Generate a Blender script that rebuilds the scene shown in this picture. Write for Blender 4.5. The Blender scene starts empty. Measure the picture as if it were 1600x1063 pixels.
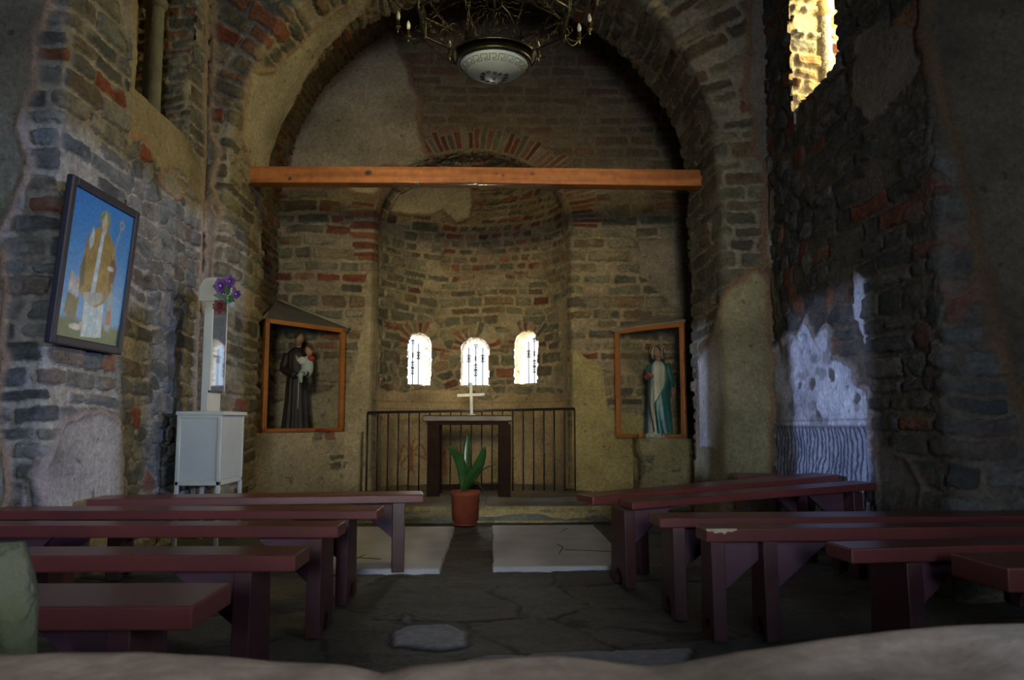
import bpy, math, random
import numpy as np
from mathutils import Vector, Matrix
S = bpy.context.scene
COL = S.collection
R = math.radians
# ------------------------------------------------------------------ camera
F = 1225.0
PITCH, YAW, HC = 5.78, -1.5, 0.9
cam_d = bpy.data.cameras.new('camera'); cam = bpy.data.objects.new('camera', cam_d); COL.objects.link(cam)
cam.location = (0, 0, HC); cam.rotation_euler = (R(90 + PITCH), 0, R(YAW))
cam_d.sensor_width = 36; cam_d.lens = 36 * F / 1600
cam_d.clip_start = .02; cam_d.clip_end = 200
cam_d.dof.use_dof = True; cam_d.dof.focus_distance = 6.5; cam_d.dof.aperture_fstop = 11
S.camera = cam
S.view_settings.view_transform = 'Standard'; S.view_settings.look = 'None'
S.view_settings.exposure = -0.14; S.view_settings.gamma = 1; S.view_settings.use_curve_mapping = False
try:
    S.cycles.use_denoising = True
    S.cycles.max_bounces = 6; S.cycles.diffuse_bounces = 4; S.cycles.glossy_bounces = 3
    S.cycles.transmission_bounces = 6; S.cycles.transparent_max_bounces = 8
    S.cycles.sample_clamp_indirect = 3.0; S.cycles.caustics_reflective = False; S.cycles.caustics_refractive = False
except Exception: pass
# ------------------------------------------------------------------ sky
W = bpy.data.worlds.new('sky'); S.world = W; W.use_nodes = True
bg = W.node_tree.nodes['Background']; bg.inputs[0].default_value = (.80, .90, 1.0, 1); bg.inputs[1].default_value = 2.2

def area(name, loc, target, size, power, color, size_y=None, spread=180):
    l = bpy.data.lights.new(name, 'AREA'); l.energy = power; l.color = color; l.size = size
    l.shape = 'RECTANGLE'; l.size_y = size_y or size; l.spread = R(spread)
    o = bpy.data.objects.new(name, l); COL.objects.link(o); o.location = loc
    o.rotation_euler = (Vector(target) - Vector(loc)).to_track_quat('-Z', 'Y').to_euler()
    return o
def spot(name, loc, target, power, color, angle, radius, blend=.2):
    l = bpy.data.lights.new(name, 'SPOT'); l.energy = power; l.color = color
    l.spot_size = R(angle); l.shadow_soft_size = radius; l.spot_blend = blend
    o = bpy.data.objects.new(name, l); COL.objects.link(o); o.location = loc
    o.rotation_euler = (Vector(target) - Vector(loc)).to_track_quat('-Z', 'Y').to_euler()
    return o
XC, YE, AR, AD, AH, ZS = -.21, 8.4, 1.07, 1.0, .81, 3.04     # apse: centre x, east wall y, radii, spring height
BLUE = (.42, .56, 1.0); WARM = (1.0, .80, .33)
# daylight entering unseen side openings, shaped to place it, left and right of the photographer, both behind the frame edge
spot('daylight_right_opening', (6.2, .8, 1.9), (-2.4, 5.2, 1.3), 1650, BLUE, 46, .04)
spot('daylight_left_opening', (-6.2, .8, 1.9), (2.2, 5.6, 1.2), 1900, BLUE, 46, .04)
area('fill_side_light', (3.75, -1.15, 2.2), (-.8, 1.9, .1), 1.1, 42, (.64, .75, 1.0), 1.4, 80)  # added fill lamp for benches and floor; its window is made up
# west end door and an added warm fill above it, behind the photographer
area('daylight_west_door', (0, -6.4, 1.7), (0, 4, .3), 1.5, 52, (.62, .76, 1.0), 2.6, 60)
area('fill_west_warm', (.0, -6.4, 3.0), (-.1, 8.4, 2.0), 1.5, 16.5, WARM, 1.6, 21)
# right high window, low afternoon sun on its jamb
spot('sun_right_window', (6.6, -2.2, 8.2), (2.55, 5.85, 3.75), 2900, (1.0, .90, .76), 7.5, .04, .1)
area('daylight_right_window', (3.35, 5.45, 4.2), (-2.2, 6.8, 3.0), .7, 140, WARM, .8)
# apse windows
for k, (deg, colr, pw) in enumerate(((-40, (.92, .96, 1.0), 80), (0, (1.0, .98, .92), 60), (40, (1.0, .80, .55), 100))):
    a = R(90 - deg)
    for_x = XC + (AR + 1.1) * math.cos(a); for_y = YE + (AD + 1.1) * math.sin(a)
    area('daylight_apse_window', (for_x, for_y, 1.7), (XC + AR * math.cos(a) * .8, YE + AD * math.sin(a) * .8, 1.45), .7, pw, colr, .9)

# ------------------------------------------------------------------ picture ray helper (only to measure where things stand)
CM = (Matrix.Rotation(R(YAW), 3, 'Z') @ Matrix.Rotation(R(90 + PITCH), 3, 'X'))
def ray(px, py):
    return CM @ Vector(((px - 800) / F, -(py - 531.5) / F, -1))
def onY(px, py, y):
    d = ray(px, py); t = y / d.y; return Vector((d.x * t, y, HC + d.z * t))
def onX(px, py, x):
    d = ray(px, py); t = x / d.x; return Vector((x, d.y * t, HC + d.z * t))
def onZ(px, py, z):
    d = ray(px, py); t = (z - HC) / d.z; return Vector((d.x * t, d.y * t, z))

# ------------------------------------------------------------------ numpy noise
def _h(ix, iy, seed):
    n = (ix.astype(np.int64) * 374761393 + iy.astype(np.int64) * 668265263 + seed * 1442695041) & 0xffffffff
    n = ((n ^ (n >> 13)) * 1274126177) & 0xffffffff
    return ((n ^ (n >> 16)) & 0xffff) / 65535.0
def vn(x, y, seed=0):
    x = np.asarray(x, float); y = np.asarray(y, float)
    ix = np.floor(x); iy = np.floor(y); fx = x - ix; fy = y - iy
    fx = fx * fx * (3 - 2 * fx); fy = fy * fy * (3 - 2 * fy)
    a = _h(ix, iy, seed); b = _h(ix + 1, iy, seed); c = _h(ix, iy + 1, seed); d = _h(ix + 1, iy + 1, seed)
    return (a * (1 - fx) + b * fx) * (1 - fy) + (c * (1 - fx) + d * fx) * fy - .5
def fbm(x, y, seed=0, o=4):
    r = 0; a = 1.0
    for k in range(o):
        r = r + a * vn(x * 2 ** k + 17.3 * k, y * 2 ** k - 9.1 * k, seed + k); a *= .5
    return r
def sst(a, b, x):
    t = np.clip((x - a) / (b - a), 0, 1); return t * t * (3 - 2 * t)
def mix(a, b, m):
    return a + (b - a) * m[..., None]
def C3(*c): return np.array(c, float)
def sdf_poly(u, v, pts):
    pts = [(p[0], p[1]) for p in pts]; d = np.full(u.shape, 1e9); s = np.ones(u.shape)
    n = len(pts)
    for i in range(n):
        ax, ay = pts[i]; bx, by = pts[i - 1]
        ex, ey = bx - ax, by - ay; wx, wy = u - ax, v - ay
        t = np.clip((wx * ex + wy * ey) / (ex * ex + ey * ey + 1e-12), 0, 1)
        d = np.minimum(d, (wx - ex * t) ** 2 + (wy - ey * t) ** 2)
        c1 = v >= ay; c2 = v < by; c3 = ex * wy > ey * wx
        flip = (c1 & c2 & c3) | (~c1 & ~c2 & ~c3)
        s = np.where(flip, -s, s)
    return s * np.sqrt(d)
def sdf_line(u, v, pts):
    d = np.full(u.shape, 1e9)
    for (ax, ay), (bx, by) in zip(pts[:-1], pts[1:]):
        ex, ey = bx - ax, by - ay; wx, wy = u - ax, v - ay
        t = np.clip((wx * ex + wy * ey) / (ex * ex + ey * ey + 1e-12), 0, 1)
        d = np.minimum(d, (wx - ex * t) ** 2 + (wy - ey * t) ** 2)
    return np.sqrt(d)

STONE = [(.150, .138, .085), (.185, .162, .098), (.128, .122, .082), (.205, .165, .095), (.170, .115, .065), (.230, .195, .125), (.108, .092, .062)]
SLATE = [(.135, .140, .130), (.160, .160, .145), (.110, .118, .115), (.190, .175, .150), (.150, .120, .095), (.205, .195, .175), (.095, .095, .090)]
BRICK = [(.200, .062, .036), (.230, .095, .052), (.150, .052, .034), (.250, .125, .072)]
MORTAR = (.300, .240, .155); MORTAR_L = (.310, .280, .235); PINK = (.330, .210, .130)

def masonry(u, v, seed, rh=(.06, .13), bl=(.12, .34), red=.1, pal=STONE, mortar=MORTAR, joint=.010, warp=.035, drop=.08, redfn=None):
    rng = np.random.RandomState(seed)
    uw = u + warp * fbm(u * 2.3, v * 2.3, seed + 11, 3) + .012 * fbm(u * 14, v * 14, seed + 21, 2)
    vw = v + warp * fbm(u * 1.6 + 5, v * 1.6, seed + 12, 3) + .010 * fbm(u * 12, v * 12, seed + 22, 2)
    v0, v1 = vw.min() - .2, vw.max() + .2; e = [v0]
    while e[-1] < v1: e.append(e[-1] + rng.uniform(*rh) ** 1.0)
    e = np.array(e); row = np.clip(np.searchsorted(e, vw) - 1, 0, len(e) - 2)
    lv = vw - e[row]; hh = e[row + 1] - e[row]
    lu = np.zeros_like(u); ww = np.ones_like(u); bid = np.zeros(u.shape, np.int64)
    u0, u1 = uw.min() - .3, uw.max() + .3
    for r in range(len(e) - 1):
        m = row == r
        k = (e[r + 1] - e[r])
        ee = [u0 - rng.uniform(0, .3)]
        while ee[-1] < u1: ee.append(ee[-1] + rng.uniform(*bl) * (.7 + .5 * k / rh[1]))
        if not m.any(): continue
        ee = np.array(ee); x = uw[m]; q = np.clip(np.searchsorted(ee, x) - 1, 0, len(ee) - 2)
        lu[m] = x - ee[q]; ww[m] = ee[q + 1] - ee[q]; bid[m] = r * 1000 + q
    r1 = _h(bid, bid * 0 + 1, seed); r2 = _h(bid, bid * 0 + 2, seed); r3 = _h(bid, bid * 0 + 3, seed); r4 = _h(bid, bid * 0 + 4, seed); r5 = _h(bid, bid * 0 + 5, seed); r6 = _h(bid, bid * 0 + 6, seed)
    cu = lu - ww / 2; cv = lv - hh / 2
    a = np.minimum(lu + (r5 - .5) * .35 * cv - .012 * r2, ww - lu + (r4 - .5) * .35 * cv - .010 * r6)
    b = np.minimum(lv + (r6 - .5) * .10 * cu - .014 * r1, hh - lv + (r5 - .5) * .10 * cu - .014 * (1 - r1) * r4)
    RR = np.minimum(hh * (.16 + .26 * r5), .035)
    d = np.where((a < RR) & (b < RR), RR - np.hypot(RR - a, RR - b), np.minimum(a, b))
    d = d + .013 * fbm(u * 24, v * 24, seed + 5, 3)
    return stonework(u, v, seed, d, r1, r2, r3, r4, red, redfn, pal, mortar, joint, drop)
def stonework(u, v, seed, d, r1, r2, r3, r4, red, redfn, pal, mortar, joint, drop):
    m = sst(joint, joint + .008, d) * (r3 > drop)
    p = np.array(pal); c = p[(r1 * 6.999).astype(int) % len(pal)] * (.75 + .5 * r4)[..., None]
    rb = np.array(BRICK)[(r1 * 3.999).astype(int)]
    rp = red if redfn is None else redfn(u, v)
    c = np.where((r2 < rp)[..., None], rb, c)
    lam = fbm(u * 7, v * 55 + 9 * r1, seed + 17, 3)
    c = c * (1 + .50 * fbm(u * 9, v * 13, seed + 7, 4) + .22 * lam + .25 * fbm(u * 45, v * 45, seed + 19, 2))[..., None]
    # lime smeared over some stones
    sm = sst(.15, .45, fbm(u * 4 + 3, v * 6, seed + 40, 4)) * .6
    mo = np.array(mortar) * (1 + .50 * fbm(u * 5, v * 5, seed + 8, 4) + .35 * fbm(u * 32, v * 32, seed + 9, 3))[..., None]
    dark = sst(.004, .0, np.abs(d - joint - .001)) * (fbm(u * 3, v * 3, seed + 31, 2) > .02)
    col = mix(mo, c, m * (1 - sm)) * (1 - .5 * dark * (r3 > drop))[..., None]
    h = m * (.012 + .022 * r4) * (1 - .3 * sm) + .004 * m * lam + .012 * fbm(u * 10, v * 10, seed + 3, 4) + .03 * fbm(u * 1.7, v * 1.7, seed + 4, 2)
    return h, np.clip(col, .01, 1)

def rubble(u, v, seed, size=.13, asp=1.5, red=.1, pal=STONE, mortar=MORTAR, joint=.012, drop=.1, redfn=None):
    uw = u + .05 * fbm(u * 2.3, v * 2.3, seed + 11, 3); vw = v + .04 * fbm(u * 1.6 + 5, v * 1.6, seed + 12, 3)
    gx = uw / (size * asp); gy = vw / size; ix = np.floor(gx); iy = np.floor(gy)
    f1 = np.full(u.shape, 1e9); f2 = f1.copy(); id1 = np.zeros(u.shape, np.int64)
    for dx in (-1, 0, 1):
        for dy in (-1, 0, 1):
            cx = ix + dx; cy = iy + dy; px = cx + .5 * (cy % 2) + .75 * (_h(cx, cy, seed) - .5) + .25; py = cy + .5 + .55 * (_h(cx, cy, seed + 1) - .5)
            sc = .8 + .5 * _h(cx, cy, seed + 2)
            ax = np.abs(gx - px) * size * asp * sc; ay = np.abs(gy - py) * size * 1.15 * sc; d = (ax ** 2.6 + ay ** 2.6) ** (1 / 2.6)
            m = d < f1; f2 = np.where(m, f1, np.minimum(f2, d)); id1 = np.where(m, (cx * 7919 + cy * 104729).astype(np.int64), id1); f1 = np.where(m, d, f1)
    r = [_h(id1, id1 * 0 + k, seed) for k in (1, 2, 3, 4)]
    d = (f2 - f1) * .6 + .011 * fbm(u * 22, v * 22, seed + 5, 3)
    return stonework(u, v, seed, d, r[0], r[1], r[2], r[3], red, redfn, pal, mortar, joint, drop)
def blend2(A, B, m):
    return A[0] * (1 - m) + B[0] * m, mix(A[1], B[1], m)

def plaster(u, v, h, c, sd, seed, color=(.40, .36, .27), edge=PINK, band=.022, thick=.018):
    sd = sd + .045 * fbm(u * 5, v * 5, seed, 3) + .012 * fbm(u * 25, v * 25, seed + 1, 2)
    m = sst(.006, -.006, sd)
    pc = np.array(color) * (1 + .55 * fbm(u * 2.2, v * 3, seed + 2, 5) + .18 * fbm(u * 28, v * 28, seed + 3, 2))[..., None]
    pit = (fbm(u * 18, v * 18, seed + 6, 2) < -.52)
    pc = np.where(pit[..., None], pc * .55, pc)
    c = mix(c, pc, m)
    h = h * (1 - .85 * m) + m * (thick + .006 * fbm(u * 8, v * 8, seed + 4, 3))
    if band:
        b = np.exp(-(sd / band) ** 2 * 1.3)
        c = mix(c, np.array(edge) * (1 + .25 * fbm(u * 9, v * 9, seed + 5, 3))[..., None], np.clip(b * 1.3, 0, 1))
        h = h * (1 - .7 * b) + b * (thick + .012)
    return h, c

def seam(u, v, h, c, pts, w=.028, color=PINK, seed=0):
    d = sdf_line(u + .03 * fbm(u * 4, v * 4, seed, 2), v, pts)
    b = np.exp(-(d / w) ** 2)
    c = mix(c, np.array(color) * (1 + .25 * fbm(u * 9, v * 9, seed + 5, 3))[..., None], np.clip(b * 1.4, 0, 1))
    return h * (1 - b) + b * .03, c

# ------------------------------------------------------------------ materials
def principled(name, col=(.5, .5, .5), rough=.6, metal=0, **kw):
    m = bpy.data.materials.new(name); m.use_nodes = True
    b = m.node_tree.nodes['Principled BSDF']
    b.inputs['Base Color'].default_value = (*col, 1); b.inputs['Roughness'].default_value = rough; b.inputs['Metallic'].default_value = metal
    for k, v in kw.items(): b.inputs[k].default_value = v
    return m
def noisy(name, col, col2, rough=.6, metal=0, scale=6, bump=.15, detail=6, bscale=None, stretch=(1, 1, 1), dist=.01, spec=None):
    m = principled(name, col, rough, metal); nt = m.node_tree; b = nt.nodes['Principled BSDF']
    if spec is not None: b.inputs['Specular IOR Level'].default_value = spec
    tc = nt.nodes.new('ShaderNodeTexCoord'); mp = nt.nodes.new('ShaderNodeMapping'); mp.inputs['Scale'].default_value = stretch
    nt.links.new(tc.outputs['Object'], mp.inputs['Vector'])
    n = nt.nodes.new('ShaderNodeTexNoise'); n.inputs['Scale'].default_value = scale; n.inputs['Detail'].default_value = detail
    nt.links.new(mp.outputs[0], n.inputs['Vector'])
    r = nt.nodes.new('ShaderNodeValToRGB'); r.color_ramp.elements[0].position = .35; r.color_ramp.elements[1].position = .65
    r.color_ramp.elements[0].color = (*col, 1); r.color_ramp.elements[1].color = (*col2, 1)
    nt.links.new(n.outputs['Fac'], r.inputs[0]); nt.links.new(r.outputs[0], b.inputs['Base Color'])
    n2 = nt.nodes.new('ShaderNodeTexNoise'); n2.inputs['Scale'].default_value = bscale or scale * 4; n2.inputs['Detail'].default_value = 5
    nt.links.new(mp.outputs[0], n2.inputs['Vector'])
    bp = nt.nodes.new('ShaderNodeBump'); bp.inputs['Strength'].default_value = bump; bp.inputs['Distance'].default_value = dist
    nt.links.new(n2.outputs['Fac'], bp.inputs['Height']); nt.links.new(bp.outputs[0], b.inputs['Normal'])
    return m
def attr_mat(name, rough=.9, bump=.9, scale=38, dist=.022, spec=.25):
    m = principled(name, rough=rough); nt = m.node_tree; b = nt.nodes['Principled BSDF']
    b.inputs['Specular IOR Level'].default_value = spec
    at = nt.nodes.new('ShaderNodeAttribute'); at.attribute_name = 'Col'
    tc = nt.nodes.new('ShaderNodeTexCoord')
    n = nt.nodes.new('ShaderNodeTexNoise'); n.inputs['Scale'].default_value = scale; n.inputs['Detail'].default_value = 6; n.inputs['Roughness'].default_value = .65
    nt.links.new(tc.outputs['Object'], n.inputs['Vector'])
    mr = nt.nodes.new('ShaderNodeMapRange'); mr.inputs[1].default_value = .3; mr.inputs[2].default_value = .7; mr.inputs[3].default_value = .72; mr.inputs[4].default_value = 1.28
    nt.links.new(n.outputs['Fac'], mr.inputs[0])
    mx = nt.nodes.new('ShaderNodeMix'); mx.data_type = 'RGBA'; mx.blend_type = 'MULTIPLY'; mx.inputs[0].default_value = 1
    nt.links.new(at.outputs['Color'], mx.inputs[6]); nt.links.new(mr.outputs[0], mx.inputs[7]); nt.links.new(mx.outputs[2], b.inputs['Base Color'])
    bp = nt.nodes.new('ShaderNodeBump'); bp.inputs['Strength'].default_value = bump; bp.inputs['Distance'].default_value = dist
    nt.links.new(n.outputs['Fac'], bp.inputs['Height']); nt.links.new(bp.outputs[0], b.inputs['Normal'])
    return m
M_STONE = attr_mat('rubble_masonry')
M_FLOOR = attr_mat('slate_floor', rough=.62, bump=.35, scale=25, spec=.45)
M_PAINT = attr_mat('painted_print', rough=.35, bump=.0, scale=60, spec=.5)
M_BEAM = attr_mat('varnished_pine', rough=.42, bump=.1, scale=12, spec=.5)

def grid_obj(name, P, c, keep=None, mat=M_STONE, parent=None, flip=False, link=True):
    ny, nx = P.shape[:2]
    idx = np.arange(ny * nx).reshape(ny, nx)
    q = np.stack([idx[:-1, :-1], idx[:-1, 1:], idx[1:, 1:], idx[1:, :-1]], -1)
    if flip: q = q[..., ::-1]
    q = q.reshape(-1, 4) if keep is None else q[keep]
    used = np.zeros(ny * nx, bool); used[q.ravel()] = True
    remap = np.cumsum(used) - 1; q = remap[q]
    co = P.reshape(-1, 3)[used]; cc = c.reshape(-1, 3)[used]
    me = bpy.data.meshes.new(name); me.vertices.add(len(co)); me.vertices.foreach_set('co', co.ravel().astype(np.float32))
    me.loops.add(q.size); me.loops.foreach_set('vertex_index', q.ravel().astype(np.int32))
    me.polygons.add(len(q)); me.polygons.foreach_set('loop_start', np.arange(0, q.size, 4).astype(np.int32))
    try: me.polygons.foreach_set('loop_total', np.full(len(q), 4, np.int32))
    except Exception: pass
    me.polygons.foreach_set('use_smooth', np.ones(len(q), bool))
    me.update(calc_edges=True)
    at = me.color_attributes.new('Col', 'FLOAT_COLOR', 'POINT')
    at.data.foreach_set('color', np.concatenate([np.clip(cc, 0, 1), np.ones((len(cc), 1))], 1).ravel().astype(np.float32))
    me.materials.append(mat)
    o = bpy.data.objects.new(name, me); COL.objects.link(o)
    if parent: o.parent = parent
    return o
def struct(o): o['kind'] = 'structure'; return o
def tag(o, label, cat, group=None):
    o['label'] = label; o['category'] = cat
    if group: o['group'] = group
    return o
def empty(name, loc, rz=0, label=None, cat=None, group=None):
    o = bpy.data.objects.new(name, None); COL.objects.link(o); o.location = loc; o.rotation_euler = (0, 0, rz); o.empty_display_size = .05
    if label: tag(o, label, cat, group)
    return o
def facec(A): return (A[:-1, :-1] + A[1:, :-1] + A[:-1, 1:] + A[1:, 1:]) / 4

class Path:
    """plan polyline with rounded corners -> position and normal at s (normal on the left of the travel direction)"""
    def __init__(s, pts, r=.05):
        s.p = np.array(pts, float); d = np.diff(s.p, axis=0); s.l = np.hypot(d[:, 0], d[:, 1]); s.S = np.concatenate([[0], np.cumsum(s.l)]); s.r = r; s.L = s.S[-1]
    def at(s, t):
        def raw(t):
            return np.interp(t, s.S, s.p[:, 0]), np.interp(t, s.S, s.p[:, 1])
        acc = [0, 0]
        K = np.linspace(-1, 1, 5) * s.r
        for k in K:
            x, y = raw(t + k); acc[0] = acc[0] + x / 5; acc[1] = acc[1] + y / 5
        e = np.where((t < s.r) | (t > s.L - s.r), 1, 0); x, y = raw(t)
        X = np.where(e, x, acc[0]); Y = np.where(e, y, acc[1])
        x0, y0 = raw(t - s.r - .01); x1, y1 = raw(t + s.r + .01); dx, dy = x1 - x0, y1 - y0
        n = np.hypot(dx, dy) + 1e-9
        return X, Y, -dy / n, dx / n

# ------------------------------------------------------------------ LEFT NAVE WALL
XL, XR, YLC, YRC, YA = -2.4, 2.35, 4.3, 3.98, 6.42
ZT = 4.7
def sample(path, z0, z1, ds, dz):
    s = np.linspace(0, path.L, int(path.L / ds) + 1); z = np.linspace(z0, z1, int((z1 - z0) / dz) + 1)
    SS, ZZ = np.meshgrid(s, z); X, Y, NX, NY = path.at(SS)
    return SS, ZZ, X, Y, NX, NY
pl = Path([(-3.7, YLC), (XL, YLC), (XL, YA + .1)][::-1], .045)     # left normal of this direction points into the nave
SS, ZZ, X, Y, NX, NY = sample(pl, -.05, ZT, .0085, .0085)
U = pl.L - SS          # from the west face round the corner towards the altar; corner at 1.3
uc = 1.3
h, c = masonry(U, ZZ, 3, rh=(.085, .17), bl=(.17, .50), red=.05, pal=SLATE, mortar=MORTAR_L, warp=.05, joint=.009, drop=.08)
hb = rubble(U, ZZ, 303, size=.12, asp=1.7, red=.05, pal=SLATE, mortar=MORTAR_L, joint=.008, drop=.06)
h, c = blend2((h, c), hb, sst(.70, .80, U - uc + .15 * fbm(U * 2, ZZ * 2, 44, 2)) * sst(-.12, .12, fbm(U * 2.2, ZZ * 2.6, 47, 2)))
def PL(pts): return [(uc + (onX(a, b, XL).y - YLC), onX(a, b, XL).z) for a, b in pts]
def PW(pts): return [(uc + (onY(a, b, YLC).x - XL), onY(a, b, YLC).z) for a, b in pts]
# plastered, mossy left part of the west face, edged by a mortar seam
wf = PW([(90, -40), (55, 60), (58, 130), (38, 200), (46, 260), (22, 330), (-10, 390), (-400, 420), (-400, -60)])
h, c = plaster(U, ZZ, h, c, sdf_poly(U, ZZ, wf), 41, color=(.26, .235, .17), edge=(.36, .26, .20), band=.035)
gm = (sst(.1, .4, fbm(U * 3, ZZ * 3, 77, 3)) * sst(.0, .08, -sdf_poly(U, ZZ, wf)))
c = mix(c, C3(.10, .13, .05), gm * .7)
h, c = plaster(U, ZZ, h, c, sdf_poly(U, ZZ, PW([(-300, 380), (5, 400), (12, 520), (-5, 640), (20, 760), (-10, 900), (-300, 900)])), 43, color=(.42, .41, .38), band=.03)
h, c = plaster(U, ZZ, h, c, sdf_poly(U, ZZ, PL([(95, 660), (150, 640), (182, 660), (185, 800), (180, 900), (60, 900), (62, 740)])), 44, color=(.33, .30, .27), edge=(.30, .24, .21), band=.03)
h, c = plaster(U, ZZ, h, c, sdf_poly(U, ZZ, PL([(205, -60), (218, 120), (265, 185), (310, 250), (318, 330), (300, 300), (275, 262), (240, 262), (215, 215), (196, 225), (200, 60)])), 45, color=(.30, .25, .16), band=.0)
h, c = plaster(U, ZZ, h, c, sdf_poly(U, ZZ, PL([(245, 262), (262, 262), (282, 300), (270, 310), (250, 290)])), 46, color=(.35, .33, .29), band=.015)
h, c = seam(U, ZZ, h, c, PL([(200, 212), (222, 214), (234, 245)]), w=.022, seed=6)
h, c = seam(U, ZZ, h, c, PL([(318, -40), (318, 200), (312, 350), (306, 470), (300, 640)]), w=.045, color=(.31, .235, .17), seed=7)
# low rubble base
for sx in (255, 300): pass
winL = (onX(217, 60, -2.37).y, onX(302, 160, -2.37).y, onX(240, 165, -2.37).z, 4.45)
Yc, Zc = facec(Y), facec(ZZ); Xc_ = facec(X)
cut = (Xc_ < XL + .3) & (Xc_ > XL - .1) & (Yc > winL[0]) & (Yc < winL[1]) & (Zc > winL[2]) & (Zc < winL[3])
P = np.stack([X + NX * h, Y + NY * h, ZZ], -1)
struct(grid_obj('wall_left', P, c, ~cut, flip=True))

# ------------------------------------------------------------------ RIGHT NAVE WALL
pr = Path([(3.7, YRC), (XR, YRC), (XR, YA + .1)], .045)
SS, ZZ, X, Y, NX, NY = sample(pr, -.05, ZT, .0095, .0095)
U = SS; ucr = 3.7 - XR
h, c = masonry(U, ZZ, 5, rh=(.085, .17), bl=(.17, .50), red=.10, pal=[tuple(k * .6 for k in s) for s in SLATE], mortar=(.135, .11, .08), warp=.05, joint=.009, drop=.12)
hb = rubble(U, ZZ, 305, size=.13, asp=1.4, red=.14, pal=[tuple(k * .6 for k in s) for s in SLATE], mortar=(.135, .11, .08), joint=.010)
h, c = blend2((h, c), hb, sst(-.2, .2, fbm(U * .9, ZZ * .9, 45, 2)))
def PR(pts): return [(ucr + (onX(a, b, XR).y - YRC), onX(a, b, XR).z) for a, b in pts]
def PE(pts): return [(ucr - (onY(a, b, YRC).x - XR), onY(a, b, YRC).z) for a, b in pts]
h, c = plaster(U, ZZ, h, c, sdf_poly(U, ZZ, PR([(1206, 560), (1216, 545), (1236, 515), (1252, 520), (1262, 492), (1270, 508), (1278, 530), (1296, 512), (1303, 520), (1303, 560), (1322, 570), (1335, 575), (1342, 600), (1360, 612), (1364, 700), (1364, 745), (1362, 800), (1200, 800)])), 51, color=(.66, .66, .70), edge=(.30, .25, .22), band=.018)
pm = sst(.02, -.02, sdf_poly(U, ZZ, PR([(1206, 560), (1252, 520), (1303, 520), (1360, 612), (1364, 745), (1362, 800), (1200, 800)])))
c = c * (1 - .45 * pm * sst(.05, .35, fbm(U * 7, ZZ * 9, 57, 4)))[..., None]; h = h + pm * .022 * fbm(U * 9, ZZ * 9, 58, 4)
# stones showing through the plaster
for a, b, r_ in ((1270, 600, .045), (1302, 587, .04), (1282, 648, .03), (1343, 622, .035), (1253, 603, .025), (1330, 606, .02)):
    q = PR([(a, b)])[0]; dd = np.hypot((U - q[0]) * .8, ZZ - q[1]) + .02 * fbm(U * 12, ZZ * 12, 3, 2)
    mm = sst(r_ + .01, r_ - .01, dd); c = mix(c, C3(.20, .18, .16), mm); h = h - .012 * mm
# blue grey painted drapery folds along the bottom of the fresco
bb = PR([(1206, 667), (1362, 667)]); zz0 = bb[0][1] + (U - bb[0][0]) * 0
zline = np.interp(U, sorted([bb[0][0], bb[1][0]]), [bb[1][1], bb[0][1]] if bb[0][0] > bb[1][0] else [bb[0][1], bb[1][1]])
ins = (U > min(bb[0][0], bb[1][0])) & (U < max(bb[0][0], bb[1][0]))
fold = np.sin((U + .03 * np.sin(ZZ * 11) + .012 * fbm(U * 6, ZZ * 6, 8, 2)) * 2 * math.pi / .062)
below = sst(.005, -.005, ZZ - zline) * ins
c = mix(c, C3(.30, .33, .40), below * .6)
c = mix(c, C3(.05, .07, .12), below * sst(.0, .7, fold) * .9)
c = mix(c, C3(.14, .13, .14), np.exp(-((ZZ - zline) / .012) ** 2) * ins * .8)
c = mix(c, C3(.14, .13, .14), np.exp(-((ZZ - zline - .045) / .006) ** 2) * ins * .6)
h, c = plaster(U, ZZ, h, c, sdf_poly(U, ZZ, PR([(1338, 425), (1350, 440), (1352, 480), (1348, 495), (1357, 535), (1350, 520), (1340, 480)])), 52, color=(.50, .50, .52), band=.0)
h, c = plaster(U, ZZ, h, c, sdf_poly(U, ZZ, PR([(1380, 30), (1425, 40), (1440, 100), (1430, 130), (1365, 190), (1335, 165), (1335, 110), (1345, 60)])), 53, color=(.25, .21, .165), band=.0)
h, c = plaster(U, ZZ, h, c, sdf_poly(U, ZZ, PR([(1372, 715), (1400, 705), (1430, 725), (1448, 760), (1445, 800), (1380, 800)])), 56, color=(.20, .18, .16), band=.03, edge=(.2, .16, .13))
h, c = plaster(U, ZZ, h, c, sdf_poly(U, ZZ, PE([(1440, -60), (1440, 60), (1470, 170), (1500, 260), (1530, 400), (1560, 560), (1640, 760), (1900, 760), (1900, -60)])), 54, color=(.13, .105, .07), edge=(.15, .09, .05), band=.045)
h, c = seam(U, ZZ, h, c, PR([(1210, 300), (1203, 400), (1215, 480), (1225, 545)]), w=.03, color=(.18, .12, .08), seed=9)
winR = (onX(1307, 60, 2.32).y, onX(1236, 120, 2.33).y, onX(1246, 166, 2.33).z, 4.45)
Yc, Zc = facec(Y), facec(ZZ); Xc_ = facec(X)
cut = (Xc_ < XR + .1) & (Yc > winR[0]) & (Yc < winR[1]) & (Zc > winR[2] + .02 * fbm(Yc * 30, Zc * 3, 2, 2)) & (Zc < winR[3])
P = np.stack([X + NX * h, Y + NY * h, ZZ], -1)
struct(grid_obj('wall_right', P, c, ~cut, flip=True))

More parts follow.
